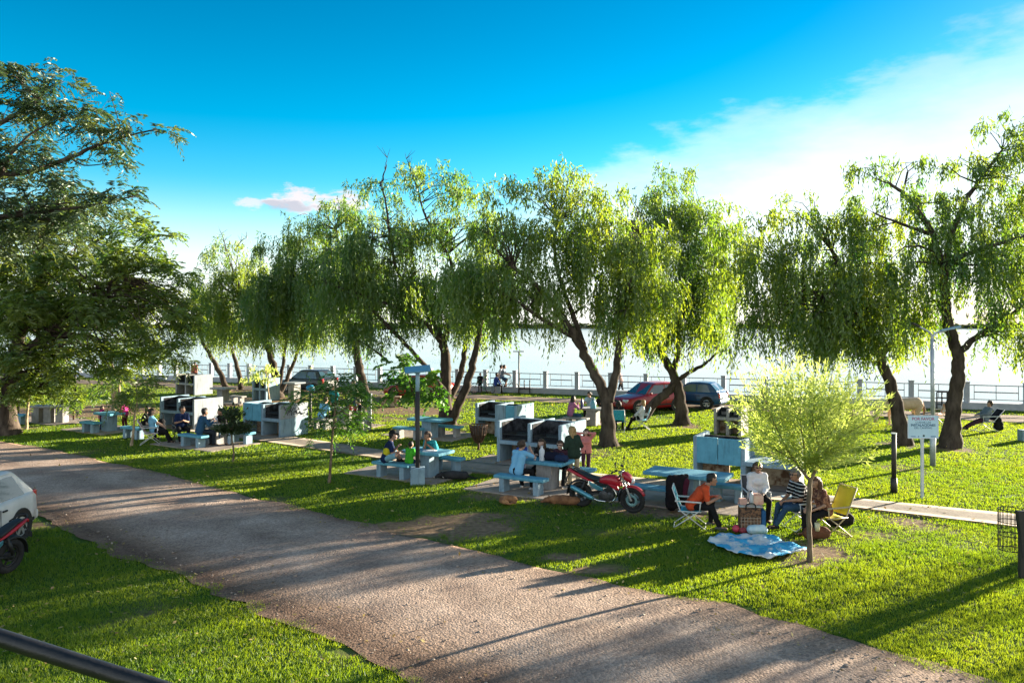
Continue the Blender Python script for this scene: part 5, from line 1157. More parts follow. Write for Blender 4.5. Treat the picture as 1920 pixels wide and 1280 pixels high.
def person(label, p, face, h=1.70, sit=True, seat=.46, lean=10.0, side=0.0, hands=None, feet=None, shirt=None, sleeve='short', pants=None, shorts=False, shoes=None, hair='black', style='short',
           skin=0, hyaw=0.0, hpitch=0.0, glasses=False, cap=None, fem=False, vox=.017, face_on=False, band=None, jacket=None, knees=None, stripes=None, elbow=None):
    s = h/1.72; t = empty('person', p, R(face-90), label, 'person', 'people in the park')
    V3 = lambda x, y, z: Vector((x, y, z))
    hipz = (seat + .10*s) if sit else .93*s
    la, sa = R(lean), R(side); T = V3(math.sin(sa), math.sin(la), math.cos(la)*math.cos(sa)).normalized(); F = V3(0, math.cos(la), -math.sin(la))
    hip = V3(0, 0, hipz); wst = hip + T*.16*s; chest = hip + T*.33*s; shc = hip + T*.46*s + V3(0,.01,0); neck = hip + T*.53*s
    sw = (.165 if fem else .185)*s; hw = (.10 if fem else .09)*s
    hd = neck + T*.085*s + V3(0, .02*s + math.sin(la)*.03, .055*s)
    Hm = Matrix.Rotation(R(hyaw), 3, 'Z') @ Matrix.Rotation(R(-hpitch), 3, 'X')
    H = lambda x, y, z: hd + Hm @ V3(x*s, y*s, z*s)
    if hands is None: hands = [(-.14,.36,.0), (.14,.36,.0)] if sit else [(-.24,.02,-.08), (.24,.02,-.08)]
    hands = [V3(a*s, b*s, hipz + c*s) for a, b, c in hands]
    if feet is None: feet = [(-.13,.44,.07), (.13,.44,.07)] if sit else [(-.10,.02,.075), (.10,-.02,.075)]
    feet = [V3(a*s, b*s, c if sit else c*s) for a, b, c in feet]
    body = [(H(0,-.012,.03), H(0,.012,.02), .096*s, .094*s), (H(0,.02,-.03), H(0,.045,-.065), .078*s, .058*s), (H(0,.085,-.085), H(0,.088,-.088), .026*s, .024*s), (H(0,.102,.012), H(0,.118,-.025), .012*s, .017*s),
            (H(-.033,.09,-.02), H(-.03,.085,-.05), .028*s, .02*s), (H(.033,.09,-.02), H(.03,.085,-.05), .028*s, .02*s), (H(-.045,.085,.03), H(.045,.085,.03), .018*s, .018*s),
            (H(-.098,0,.012), H(-.094,.0,-.03), .018*s, .014*s), (H(.098,0,.012), H(.094,.0,-.03), .018*s, .014*s), (neck - T*.03*s, H(0,-.01,-.05), .056*s, .052*s)]
    tor = []
    for q in (-1, 1):
        x = V3(q*.07*s, 0, 0); tor += [(hip + x*1.15, wst + x*.95, .115*s, .100*s), (wst + x*.95, chest + x*1.15, .100*s, .112*s), (chest + x*1.15, shc + x*1.3 - T*.01, .112*s, .075*s)]
    tor += [(shc + V3(-sw,0,0)*.95, shc + V3(sw,0,0)*.95, .062*s, .062*s)]
    if fem: tor += [(chest + V3(-.07*s,.085*s,.0), chest + V3(.07*s,.085*s,.0), .062*s, .062*s)]
    if not fem and h > 1.5: tor += [(hip + T*.10*s + F*.04*s, hip + T*.2*s + F*.05*s, .115*s, .10*s)]
    body += tor; arms = []; legs = []; upper = []; wr = []
    for k, q in enumerate((-1, 1)):
        sh = shc + V3(q*sw, 0, 0); hint = V3(q*.7, -.5, -.8) if elbow is None else V3(q*elbow[0], elbow[1], elbow[2])
        el, wrist = ik(sh, hands[k], .28*s, .25*s, hint); d = (wrist - el).normalized()
        arms += [(sh, el, .052*s, .042*s), (el, wrist, .042*s, .030*s)]; upper.append((sh, el, wrist)); wr.append(wrist)
        side_v = V3(q,0,0) - d*d.x*q; side_v = side_v.normalized() if side_v.length > .01 else V3(0,1,0); nrm = d.cross(side_v)
        if nrm.z > 0: nrm = -nrm
        kn = wrist + d*.085*s
        for i in (-1.2, 0, 1.2): arms.append((wrist + side_v*i*.010*s, kn + side_v*i*.020*s, .021*s, .019*s))
        for i, ln in enumerate((.066,.078,.074,.058)):
            o = kn + side_v*(-.030 + .020*i)*s; m1 = o + (d*.8 + nrm*.35).normalized()*ln*.55*s; m2 = m1 + (d*.35 + nrm*.8).normalized()*ln*.5*s
            arms += [(o, m1, .0105*s, .0098*s), (m1, m2, .0098*s, .0085*s)]
        th = wrist + d*.03*s - side_v*.026*s; t1 = th + (d*.6 - side_v*.75 + nrm*.3).normalized()*.045*s; arms += [(th, t1, .0125*s, .011*s), (t1, t1 + (d*.9 + nrm*.35).normalized()*.032*s, .011*s, .009*s)]
        hj = hip + V3(q*hw, 0, -.01)
        kh = V3(q*.25, .9, .8) if knees is None else V3(q*knees[0], knees[1], knees[2])
        kn_, an = ik(hj, feet[k], .43*s, .42*s, kh if sit else V3(0,1,.1)); legs.append((hj, kn_, an))
        fd = (V3(kn_.x-hj.x, kn_.y-hj.y, 0)).normalized()*.5 + V3(q*.1, .6, 0); fd.normalize(); legs[-1] = legs[-1] + (fd,)
        body += [(hj, kn_, .082*s, .058*s), (kn_, kn_.lerp(an,.35), .054*s, .056*s), (kn_.lerp(an,.35), an, .056*s, .037*s), (an - V3(0,0,.03*s), an + fd*.14*s - V3(0,0,.04*s), .036*s, .03*s)]
    body += arms
    blob('body', body, skinm(skin), t, min(vox, .015), 2)
    g = .013
    ex = lambda c, e: (c[0], c[1], c[2]+e, c[3]+e)
    if shirt is not None:
        sc = [ex(c, g+.004) for c in tor]
        for sh, el, w_ in upper: sc += [ex((sh, el, .056*s, .050*s), .010)] if sleeve == 'long' else [(sh, sh.lerp(el,.72), .068*s, .064*s)]
        if sleeve == 'long':
            for sh, el, w_ in upper: sc += [(el, el.lerp(w_,.92), .054*s, .042*s)]
        so = blob('shirt', sc, shirt, t, vox*.95, 2, .022)
        if band is not None: blob('shirt_band', [((hip + T*.19*s + V3(x*.085*s,0,0)), (hip + T*.27*s + V3(x*.095*s,0,0)), .124*s, .126*s) for x in (-1, 1)], band, so, vox*.9, 1)
        if stripes is not None:
            st_ = MB()
            for k in range(4): st_.torus(.17*s, .007*s, 26, 6, axis='z', M=Matrix.Translation(hip + T*(.12+.085*k)*s) @ T.to_track_quat('Z','Y').to_matrix().to_4x4() @ Matrix.Diagonal((1.27,.90,1,1)))
            st_.build('shirt_stripes', stripes, so, smooth=True)
    if jacket is not None:
        sc = [ex(c, g+.02) for c in tor]; 
        for sh, el, w_ in upper: sc += [(sh, el, .074*s, .066*s), (el, el.lerp(w_,.9), .064*s, .048*s)]
        sc += [(shc + V3(-.06,-.03,.04)*s, shc + V3(.06,-.03,.04)*s, .06*s, .06*s)]
        blob('jacket', sc, jacket, t, vox*.95, 2, .03)
    if pants is not None:
        pc = [(hip + V3(-.06*s,0,.0), hip + V3(.06*s,0,.0), .118*s, .118*s)]
        for hj, kn_, an, fd in legs:
            pc += [(hj, kn_, .097*s, .072*s)] if not shorts else [(hj, hj.lerp(kn_,.82), .10*s, .092*s)]
            if not shorts: pc += [(kn_, kn_.lerp(an,.93), .070*s, .056*s)]
        blob('shorts' if shorts else 'trousers', pc, pants, t, vox*.95, 2, .02)
    for hj, kn_, an, fd in legs:
        b = an - V3(0,0,.045*s); blob('shoe', [(b - fd*.05*s, b + fd*.13*s, .044*s, .036*s), (an - V3(0,0,.01), b, .046*s, .042*s)], shoes or cloth('shoe_black', (.02,.02,.02)), t, .013, 1)
    hm = HAIRM[hair]; hc = [(H(0,-.018,.055), H(0,.018,.068), .098*s, .084*s), (H(-.045,-.03,.02), H(.045,-.03,.02), .078*s, .078*s), (H(0,-.045,.0), H(0,-.04,-.05), .072*s, .055*s)]
    if style in ('long', 'bob'):
        e = -.30 if style == 'long' else -.12
        for x in (-.075, 0, .075): hc += [(H(x,-.04,.02), H(x*1.15,-.055,e*.5), .05*s, .052*s), (H(x*1.15,-.055,e*.5), H(x*1.1,-.07,e), .052*s, .036*s)]
        for x in (-.088, .088): hc += [(H(x,.0,.05), H(x*1.12,.0,-.08), .03*s, .03*s), (H(x*1.12,0,-.08), H(x*1.1,-.01,e*.8), .03*s, .022*s)]
    if style == 'bun': hc += [(H(0,-.10,.05), H(0,-.115,.045), .042*s, .04*s)]
    if style == 'tail': hc += [(H(0,-.10,.02), H(0,-.14,-.06), .034*s, .04*s), (H(0,-.14,-.06), H(0,-.13,-.24), .04*s, .018*s)]
    blob('hair', hc, hm, t, vox*.85, 1, .014)
    if cap is not None: blob('cap', [(H(0,-.02,.085), H(0,.02,.09), .095*s, .088*s), (H(-.03,.10,.062), H(-.03,.165,.050), .030*s, .022*s), (H(.03,.10,.062), H(.03,.165,.050), .030*s, .022*s)], cap, t, vox*.7, 1)
    if face_on:
        for q in (-1, 1):
            if not glasses: MB().ball(tuple(H(q*.034,.098,.012)), .012*s, 8, 6).build('eye', mat('eye_dark', (.03,.02,.015), .3), t, smooth=True)
        MB().tube([H(-.026,.100,-.066), H(0,.108,-.064), H(.026,.100,-.066)], [.004*s,.008*s,.004*s], 6).build('mouth', mat('lip', (.30,.09,.075), .5), t, smooth=True)
    if glasses:
        m = MB()
        for q in (-1, 1): m.ball(tuple(H(q*.036,.108,.012)), (.032*s,.014*s,.024*s), 10, 6); m.tube([H(q*.06,.10,.015), H(q*.098,.02,.015)], .005, 4)
        m.tube([H(-.02,.115,.015), H(.02,.115,.015)], .005, 4); m.build('sunglasses', SHADE, t, smooth=True)
    return t
C = cloth
NAVY = C('navy', (.012,.025,.08)); BLACK = C('black', (.014,.014,.016)); JEANS = C('jeans', (.04,.09,.17)); WHITE = C('white', (.70,.70,.72), (.55,.56,.60)); LBLUE = C('light_blue', (.20,.46,.66), (.15,.37,.56)); ORANGE = C('orange', (.62,.085,.03)); TEAL = C('teal', (.03,.30,.34)); GREEN = C('bright_green', (.07,.42,.03)); PINK = C('pink', (.62,.22,.20)); MAG = C('magenta', (.42,.03,.17)); DGREEN = C('dark_green', (.025,.045,.030)); BEIGE = C('beige', (.50,.40,.26)); PLUM = C('plum', (.07,.03,.045)); DBLUE = C('dark_blue', (.03,.09,.17)); YEL = C('yellow', (.62,.55,.03)); MAUVE = C('mauve', (.42,.16,.30)); GREYT = C('grey', (.20,.24,.29)); BROWN = C('brown', (.14,.06,.035)); SHOEW = C('shoe_white', (.6,.6,.6)); PLAID = mat('plaid_brown', (.34,.17,.10), .9, (.09,.035,.03), 16, lo=.42, hi=.58, spec=.1); WINE = C('wine', (.10,.02,.03))
FA, FB = 60, 240
def striped():
    m = mat('cloth_striped', (.014,.014,.016), .9, (.01,.01,.012), 7, .35, 40, spec=.15); nt = m.node_tree; N = nt.nodes; L = nt.links; p = N['Principled BSDF']
    tc = N.new('ShaderNodeTexCoord'); w = N.new('ShaderNodeTexWave'); w.bands_direction = 'Z'; w.inputs['Scale'].default_value = 4.2; w.inputs['Distortion'].default_value = .6; L.new(tc.outputs['Object'], w.inputs['Vector'])
    r = N.new('ShaderNodeValToRGB'); r.color_ramp.elements[0].position = .80; r.color_ramp.elements[1].position = .86; L.new(w.outputs[0], r.inputs[0])
    x = N.new('ShaderNodeMix'); x.data_type = 'RGBA'; L.new(r.outputs[0], x.inputs[0]); x.inputs[6].default_value = (.014,.014,.016,1); x.inputs[7].default_value = (.5,.5,.5,1); L.new(x.outputs[2], p.inputs['Base Color']); return m
STRIPED = striped()
# ---- chairs
TUBEW = mat('white_tube', (.62,.64,.65), .4, spec=.4); TUBEB = mat('black_tube', (.03,.03,.03), .4)
def fchair(label, p, face, fab, tube=TUBEW, recl=18, sz=.42, high=.0):
    t = empty('folding_chair', p, R(face-90), label, 'chair', 'folding chairs'); w = .26; b = math.tan(R(recl)); top = sz + .50 + high
    f = MB()
    for s in (-1, 1):
        f.tube([(s*w,-.30-b*.1,.0),(s*w,.22,sz+.02)], .013, 6); f.tube([(s*w,.34,.0),(s*w,-.20,sz+.02),(s*w,-.20-b*(top-sz),top)], .013, 6); f.tube([(s*w,.26,sz),(s*w,-.24,sz)], .013, 6)
        f.tube([(s*w,.22,sz),(s*w,.24,sz+.21)], .012, 6)
    for y, z in ((-.30-b*.1,.013),(.34,.013)): f.tube([(-w,y,z),(w,y,z)], .013, 6)
    f.tube([(-w,-.20-b*(top-sz),top),(w,-.20-b*(top-sz),top)], .013, 6); f.build('frame', tube, t, smooth=True)
    def sheet(nm, a, c):
        vs = []; n = 8
        for i in range(n+1):
            q = i/n; y = a[0]+(c[0]-a[0])*q; z = a[1]+(c[1]-a[1])*q - .025*math.sin(math.pi*q)
            vs += [(-w+.008,y,z),(0,y,z-.012),(w-.008,y,z)]
        o = MB().add(vs, [(i*3+j,(i+1)*3+j,(i+1)*3+j+1,i*3+j+1) for i in range(n) for j in (0,1)]).build(nm, fab, t, smooth=True); sd = o.modifiers.new('solid','SOLIDIFY'); sd.thickness = .012
    sheet('seat', (.25,sz+.012), (-.19,sz+.005)); sheet('backrest', (-.20,sz+.06), (-.20-b*(top-sz)+.012,top-.01))
    for s in (-1, 1): MB().tube([(s*w,.26,sz+.21),(s*w,-.24-b*.2,sz+.22)], [.02,.018], 6).build('armrest', tube, t)
    return t
WEB_R = mat('red_webbing', (.45,.03,.05), .8, (.62,.55,.52), 26, lo=.45, hi=.55); WEB_C = mat('cyan_webbing', (.04,.38,.50), .8, (.02,.26,.36), 22, lo=.45, hi=.55); YELF = mat('yellow_canvas', (.72,.60,.02), .75, (.60,.47,.015), 4)
def off(px, py, dx=0.0, dy=0.0): v = gp(px, py); return v + Vector((dx, dy, 0))
# ---- right foreground circle of friends
c1 = off(1293,985); fchair('white tubed folding chair under the man in orange', c1, -15, WEB_C, sz=.37)
person('man in an orange t-shirt leaning forward on a folding chair', off(1293,985,.04,0), -15, 1.78, lean=38, seat=.38, hands=[(-.10,.50,.17),(.06,.52,.15)], feet=[(-.16,.40,.07),(.17,.58,.07)], shirt=ORANGE, pants=BLACK, skin=1, hyaw=-8, hpitch=8, vox=.012, face_on=True, shoes=C('shoe_grey', (.10,.10,.11)))
c2 = off(1418,970); fchair('folding chair under the woman in the white jacket', c2, 268, mat('dark_webbing', (.05,.05,.06), .8), TUBEW)
person('woman in a white jacket and sunglasses facing the camera', off(1418,970,0,-.03), 268, 1.66, lean=6, seat=.44, hands=[(-.07,.30,.10),(.08,.31,.09)], shirt=WHITE, sleeve='long', jacket=WHITE, pants=BLACK, hair='brown', style='tail', glasses=True, fem=True, vox=.012, face_on=True, skin=1)
c3 = off(1506,990); fchair('white folding chair under the man in the striped polo shirt', c3, 192, mat('white_webbing', (.5,.5,.52), .8), TUBEW, sz=.38)
person('man in a black striped polo shirt and sunglasses with crossed feet', off(1506,990,-.05,0), 192, 1.78, lean=10, seat=.39, hands=[(-.06,.33,.14),(.10,.36,.12)], feet=[(-.05,.62,.12),(.14,.52,.07)], shirt=STRIPED, pants=JEANS, hair='grey', glasses=True, skin=1, hyaw=10, vox=.012, face_on=True, shoes=C('shoe_black2', (.03,.03,.03)))
c4 = off(1556,1003); fchair('yellow backed folding chair right of the young willow trunk', c4, 196, YELF, mat('gold_tube', (.45,.36,.22), .45), 24, high=.10)
person('woman in a brown plaid shirt behind the young willow trunk', off(1548,1003,-.02,-.02), 196, 1.62, lean=20, seat=.44, hands=[(-.10,.38,.05),(.12,.40,.05)], shirt=PLAID, pants=BLACK, hair='red', style='long', fem=True, skin=1, hyaw=12, vox=.012, shoes=BROWN)
# ---- table of friends behind the motorbike
person('man in a light blue t-shirt seen from behind on the blue bench', off(968,921), 52, 1.76, lean=20, hands=[(-.12,.46,.36),(.14,.44,.50)], feet=[(-.16,.46,.07),(.20,.40,.07)], shirt=LBLUE, pants=BLACK, hair='brown', skin=0, vox=.013, shoes=SHOEW, hpitch=10)
person('child in blue with a cap half hidden behind the man in light blue', off(977,900), 290, 1.12, sit=False, shirt=C('royal_blue', (.03,.07,.30)), pants=NAVY, cap=C('cap_blue', (.03,.06,.22)), skin=2, vox=.013, face_on=True)
person('woman with long dark hair behind the bottle on the table', off(1021,906), 245, 1.64, lean=20, hands=[(-.16,.36,.30),(.12,.38,.30)], shirt=BLACK, sleeve='long', pants=BLACK, hair='brown', style='long', fem=True, skin=2, vox=.013, face_on=True, shoes=SHOEW)
person('woman in dark clothes and sunglasses leaning on dark bags', off(1056,909), 248, 1.66, lean=24, hands=[(-.14,.36,.30),(.10,.36,.30)], shirt=PLUM, sleeve='long', pants=BLACK, hair='brown', style='bun', glasses=True, fem=True, skin=2, vox=.013, face_on=True, shoes=SHOEW)
person('standing blonde woman in a dark green jacket and beige trousers', off(1076,912), 118, 1.64, sit=False, lean=7, hands=[(-.12,.22,.22),(.14,.24,.20)], feet=[(-.10,.05,.075),(.12,-.06,.075)], shirt=DGREEN, sleeve='long', jacket=DGREEN, pants=BEIGE, hair='blond', style='long', fem=True, hyaw=25, vox=.013)
person('girl in a pink top holding her hair with both hands', off(1099,892), 252, 1.38, sit=False, lean=-2, hands=[(-.09,.06,.66),(.12,.04,.64)], shirt=PINK, sleeve='long', pants=PLUM, hair='brown', style='long', fem=True, skin=2, elbow=(1.0,.3,.3), vox=.013, face_on=True)
# ---- bench by the lamp post
person('man in navy and yellow with a black cap sitting sideways on the bench', off(722,895), 8, 1.74, lean=18, seat=.46, hands=[(-.02,.36,.33),(.10,.40,.20)], feet=[(.02,.46,.52),(-.04,.40,.53)], knees=(1.0,.5,.5), shirt=NAVY, band=YEL, pants=C('pale_shorts', (.22,.42,.52)), shorts=True, cap=BLACK, skin=0, vox=.013, face_on=True, hyaw=-6)
person('child in a bright green shirt on the blue bench', off(767,898), 52, 1.18, lean=8, seat=.46, feet=[(-.1,.36,.2),(.1,.36,.2)], shirt=GREEN, pants=NAVY, skin=1, vox=.013, hands=[(-.12,.30,.26),(.12,.30,.26)])
person('man in a teal t-shirt across the table behind the lamp post', off(817,888), 228, 1.74, lean=28, hands=[(-.18,.40,.32),(.06,.34,.44)], shirt=TEAL, pants=BLACK, shorts=True, skin=3, hair='brown', vox=.014, face_on=True)
# ---- left group
fchair('white folding chair with red webbing at the left', off(283,832), 22, WEB_R, recl=26)
person('person in a light blue shirt lying back in the red webbed chair', off(287,831), 22, 1.70, lean=-8, seat=.42, hands=[(-.2,.34,.12),(.2,.36,.12)], feet=[(-.1,.62,.07),(.16,.58,.07)], shirt=LBLUE, pants=BLACK, hair='black', style='bob', fem=True, vox=.018)
person('dark haired person in black beside the red webbed chair', off(268,825), 25, 1.66, lean=14, shirt=BLACK, sleeve='long', pants=BLACK, vox=.02, hair='black', style='bob')
fchair('dark folding chair under the man in the navy t-shirt', off(340,828), 305, mat('dark_webbing', (.05,.05,.06), .8), TUBEB)
person('bearded man in a navy t-shirt with folded hands by the left grill', off(340,828), 305, 1.76, lean=12, hands=[(-.04,.30,.26),(.05,.30,.24)], shirt=NAVY, pants=BLACK, hair='black', skin=1, vox=.016, hyaw=30, face_on=True)
person('man in a dark blue shirt seen from behind on the left bench', off(374,837), 40, 1.80, lean=14, hands=[(-.10,.42,.34),(.16,.42,.30)], shirt=DBLUE, sleeve='long', pants=C('dark_jeans', (.025,.035,.05)), hair='black', skin=1, vox=.016)
person('tanned person half hidden by the dark leaved sapling', off(422,830), 240, 1.68, lean=18, shirt=BLACK, pants=JEANS, hair='brown', skin=1, vox=.02, face_on=True)
person('fair haired woman in dark green with pale trousers, bending over the table', off(452,833), 205, 1.64, lean=30, hands=[(-.1,.4,.24),(.1,.4,.22)], shirt=DGREEN, sleeve='long', pants=C('pale_print', (.45,.55,.62), (.12,.2,.3)), hair='blond', style='bob', fem=True, vox=.018)
person('girl in a magenta top and dark trousers standing at the blue table', off(235,807), 170, 1.30, sit=False, shirt=MAG, sleeve='long', pants=WINE, hair='black', style='long', fem=True, vox=.02, hands=[(-.2,.2,.12),(.2,.2,.12)])
person('small child in pink and jeans behind the small blue bench', off(189,806), 5, 1.02, sit=False, shirt=MAG, pants=JEANS, hair='black', style='bob', vox=.018, lean=6)
# ---- table crowd behind the thin young tree
person('person in pale blue at the crowded table behind the thin young tree', off(603,804), 60, 1.72, lean=20, shirt=LBLUE, pants=BLACK, hair='brown', vox=.022)
person('person in black at the crowded table beside the white post', off(683,804), 200, 1.70, lean=22, shirt=BLACK, pants=BLACK, hair='black', vox=.022)
person('person in a cream top standing behind the crowded table', off(667,776), 215, 1.66, sit=False, shirt=C('cream', (.55,.48,.36)), pants=JEANS, hair='brown', skin=0, vox=.022, face_on=True)
person('person in a teal shirt standing at the crowded table', off(628,786), 250, 1.60, sit=False, lean=14, shirt=TEAL, pants=BLACK, hair='black', vox=.022)
# ---- table left of the forked willow
person('woman in a mauve sweater with long dark hair at the grey table', off(1069,799), 22, 1.66, lean=12, hands=[(-.1,.38,.30),(.1,.34,.44)], shirt=MAUVE, sleeve='long', pants=JEANS, hair='black', style='long', fem=True, vox=.018)
bench('bench on the far side of the grey table, under the man in pale blue', (1130,789), 1.2, GREYC, GREYC)
person('man in a pale blue shirt behind the jug on the grey table', off(1109,787), 240, 1.72, lean=20, hands=[(-.2,.4,.3),(.16,.4,.3)], shirt=C('sky_shirt', (.36,.50,.58)), pants=BLACK, vox=.018, skin=0, face_on=True)
person('person in a dark shirt beside the forked willow trunk', off(1130,790), 240, 1.66, lean=16, hands=[(-.16,.4,.3),(.16,.4,.3)], shirt=BLACK, pants=BROWN, vox=.018, skin=1, face_on=True)
# ---- chairs by the forked willow
fchair('cyan webbed folding chair seen from behind, right of the forked willow', off(1160,808), 78, WEB_C, recl=14)
person('dark haired person in the cyan webbed chair seen from behind', off(1160,808), 78, 1.62, lean=-6, seat=.42, shirt=BLACK, pants=BLACK, hair='black', style='bob', vox=.02)
fchair('pale folding chair facing the cyan webbed chair', off(1203,805), 172, WEB_C, recl=20)
person('blond person in white reclining on the pale folding chair', off(1202,805), 172, 1.60, lean=-10, seat=.42, shirt=WHITE, sleeve='long', pants=BLACK, hair='blond', style='bob', fem=True, vox=.02, feet=[(-.1,.6,.07),(.1,.56,.07)])
# ---- far figures
person('far walker in a pale top beside the railing', off(1165,741), 170, 1.66, sit=False, shirt=C('pale_pink', (.55,.42,.40)), pants=BLACK, vox=.024, feet=[(-.1,.2,.075),(.1,-.18,.09)])
person('far child in dark clothes behind the green bicycle', off(900,735), 280, 1.25, sit=False, shirt=BLACK, pants=BLACK, vox=.024)
tag(MB().box((-.3,-.25,-.02),(.3,.25,.46)).build('white_block_seat', WHITEC, bevel=.02, loc=off(930,737)), 'low white block on the promenade under the person in blue', 'seat')
person('far person in royal blue sitting on the low white block', off(928,737), 10, 1.62, lean=10, shirt=C('royal_blue', (.03,.07,.30)), sleeve='long', pants=BLACK, vox=.024)
person('far rider in a grey shirt and blue shorts on the bicycle', off(948,735,-.26,.03), -8, 1.74, seat=.88, lean=14, hands=[(-.22,.50,.14),(.22,.50,.14)], feet=[(-.14,.26,.22),(.14,.22,.45)], shirt=GREYT, pants=JEANS, shorts=True, vox=.022, hair='brown')
person('far person in a pale shirt standing behind the rider', off(936,733), 0, 1.72, sit=False, shirt=C('pale_shirt', (.5,.5,.5)), pants=BLACK, vox=.024)
person('far person in a rust top at the railing behind the small far grill', off(364,719), 90, 1.62, sit=False, shirt=C('rust', (.35,.12,.08)), pants=BLACK, vox=.026)
fchair('white folding chair under the reclining person at the right', off(1848,808), 178, BLACK, recl=40)
person('person in dark clothes reclining with legs stretched at the far right', off(1846,808), 178, 1.74, lean=-22, seat=.40, hands=[(-.1,.25,.18),(.1,.25,.18)], feet=[(-.08,.92,.10),(.10,.86,.10)], shirt=GREYT, sleeve='long', pants=PLUM, hair='brown', vox=.018, hyaw=-10)
fchair('orange folding chair left of the right hand willow trunk', off(1766,795), 200, mat('orange_canvas', (.55,.16,.06), .8, (.6,.42,.25), 2, lo=.45, hi=.55), TUBEW, 20)

# ---- dogs and the pale grazing animal
def fur(name, c, c2): return mat('fur_' + name, c, .85, c2, 6, .5, 70, spec=.2)
def dog(label, px, face, caps, m, sub=None, z=0.0):
    t = empty('dog', gp(*px), R(face-90), label, 'dog', 'dogs lying on the grass'); blob('body', caps, m, t, .013, 2, .012)
    if sub: blob('pale_markings', sub[0], sub[1], t, .011, 1)
    return t
lying = [((0,-.30,.13),(0,.05,.14),.115,.125),((0,.05,.14),(0,.26,.15),.125,.10),((0,.26,.15),(0,.38,.15),.075,.065),((0,.38,.14),(0,.46,.12),.072,.066),((0,.47,.10),(0,.57,.075),.042,.032),
         ((-.045,.37,.19),(-.07,.40,.225),.022,.012),((.045,.37,.19),(.07,.40,.225),.022,.012),((.05,.22,.08),(.22,.30,.05),.045,.03),((.22,.30,.05),(.36,.36,.035),.03,.028),((-.04,.24,.07),(.16,.40,.04),.042,.03),((.16,.40,.04),(.27,.47,.03),.028,.026),
         ((.06,-.26,.09),(.22,-.14,.06),.07,.045),((.22,-.14,.06),(.20,-.34,.035),.038,.026),((.20,-.34,.035),(.32,-.30,.03),.026,.026),((0,-.38,.11),(.08,-.58,.04),.03,.018),((.08,-.58,.04),(.22,-.66,.03),.018,.012)]
dog('black dog with white paws stretched out on the grass', (852,899), 178, lying, fur('black', (.018,.018,.02), (.04,.04,.045)), ([((.30,.34,.036),(.37,.365,.036),.033,.032),((.0,.30,.10),(.10,.30,.09),.06,.04),((.0,.57,.075),(0,.58,.07),.034,.03)], fur('white', (.6,.58,.55), (.45,.43,.4))))
curled = [((-.14,-.12,.13),(.10,-.16,.14),.13,.135),((.10,-.16,.14),(.20,.02,.13),.135,.12),((.20,.02,.13),(.10,.16,.12),.11,.09),((.10,.16,.11),(-.02,.20,.10),.075,.07),((-.04,.21,.09),(-.14,.20,.06),.045,.034),((.06,.13,.17),(.07,.10,.215),.025,.014),((.02,.21,.17),(.04,.24,.205),.022,.012),((-.20,-.10,.08),(-.10,.12,.05),.06,.035),((-.1,.12,.05),(.02,.12,.04),.032,.028),((-.22,-.12,.07),(-.26,.06,.04),.03,.02)]
curled = [(tuple(q*.76 for q in a), tuple(q*.76 for q in b), r0*.76, r1*.76) for a, b, r0, r1 in curled]
dog('brown dog curled up on the grass by the blue bench', (953,945), 250, curled, fur('brown', (.36,.19,.085), (.18,.08,.04)))
dog('brown dog asleep on its side behind the red motorbike', (1058,947), 172, lying, fur('tan', (.30,.15,.075), (.14,.065,.035)))
t = empty('horse', gp(1694,798), R(178-90), 'pale tan horse grazing behind the notice sign', 'horse')
hc = [((0,-.55,.98),(0,.1,.95),.27,.27),((0,.1,.95),(0,.55,1.0),.27,.25),((0,.6,1.0),(0,1.0,.78),.17,.13),((0,1.0,.78),(0,1.12,.58),.12,.11),((0,1.12,.58),(0,1.2,.26),.115,.075),((0,1.2,.26),(0,1.22,.20),.075,.07),((-.07,1.02,.80),(-.12,.98,.92),.035,.015),((.07,1.02,.80),(.12,.98,.92),.035,.015)]
for q in (-1, 1):
    hc += [((q*.14,.5,.85),(q*.15,.56,.45),.12,.062),((q*.15,.56,.45),(q*.15,.52,.08),.055,.045),((q*.15,.52,.07),(q*.15,.57,.04),.055,.055),((q*.14,-.62,.90),(q*.16,-.50,.58),.17,.09),((q*.16,-.50,.58),(q*.16,-.68,.42),.075,.055),((q*.16,-.68,.42),(q*.16,-.62,.08),.05,.042),((q*.16,-.62,.07),(q*.16,-.57,.04),.055,.055)]
blob('body', hc, fur('pale', (.66,.50,.36), (.52,.36,.24)), t, .026, 2)
blob('tail', [((0,-.82,1.0),(0,-.90,.7),.05,.06),((0,-.90,.7),(0,-.86,.35),.06,.02)], fur('tail', (.30,.19,.12), (.2,.12,.08)), t, .022, 1)

# ---- things on the tables and the grass
def bottle(label, p, h, r, m, cap=None, cat='bottle', name='bottle'):
    t = empty(name, p, 0, label, cat); MB().lathe([(r*.95,0),(r,.01),(r,h*.68),(r*.45,h*.84),(r*.42,h*.93)], 14).build('bottle_body', m, t, smooth=True); MB().lathe([(r*.5,h*.93),(r*.5,h),(r*.3,h+.004)], 12).build('bottle_cap', cap or TRIM, t, smooth=True); return t
def bag(label, p, w, d, h, m, rz=0, name='bag', cat='bag', handle=True):
    t = empty(name, p, R(rz), label, cat)
    blob('bag_body', [((-w/2+h*.22,0,h*.25),(w/2-h*.22,0,h*.25),min(d/2,h*.25),min(d/2,h*.25)),((-w/2+h*.25,0,h*.5),(w/2-h*.25,0,h*.5),d*.5,d*.5),((-w/2+h*.3,0,h*.78),(w/2-h*.3,0,h*.78),min(d*.42,h*.2),min(d*.42,h*.2))], m, t, .018, 2, .03)
    if handle: MB().tube(smooth_path([(-w*.18,0,h*.9),(-w*.12,0,h*1.18),(w*.12,0,h*1.18),(w*.18,0,h*.9)]), .012, 6).build('handle', m, t, smooth=True)
    return t
def on(px, py, Y, z): v = at(px, py, Y); v.z = z; return v
TZ = .782
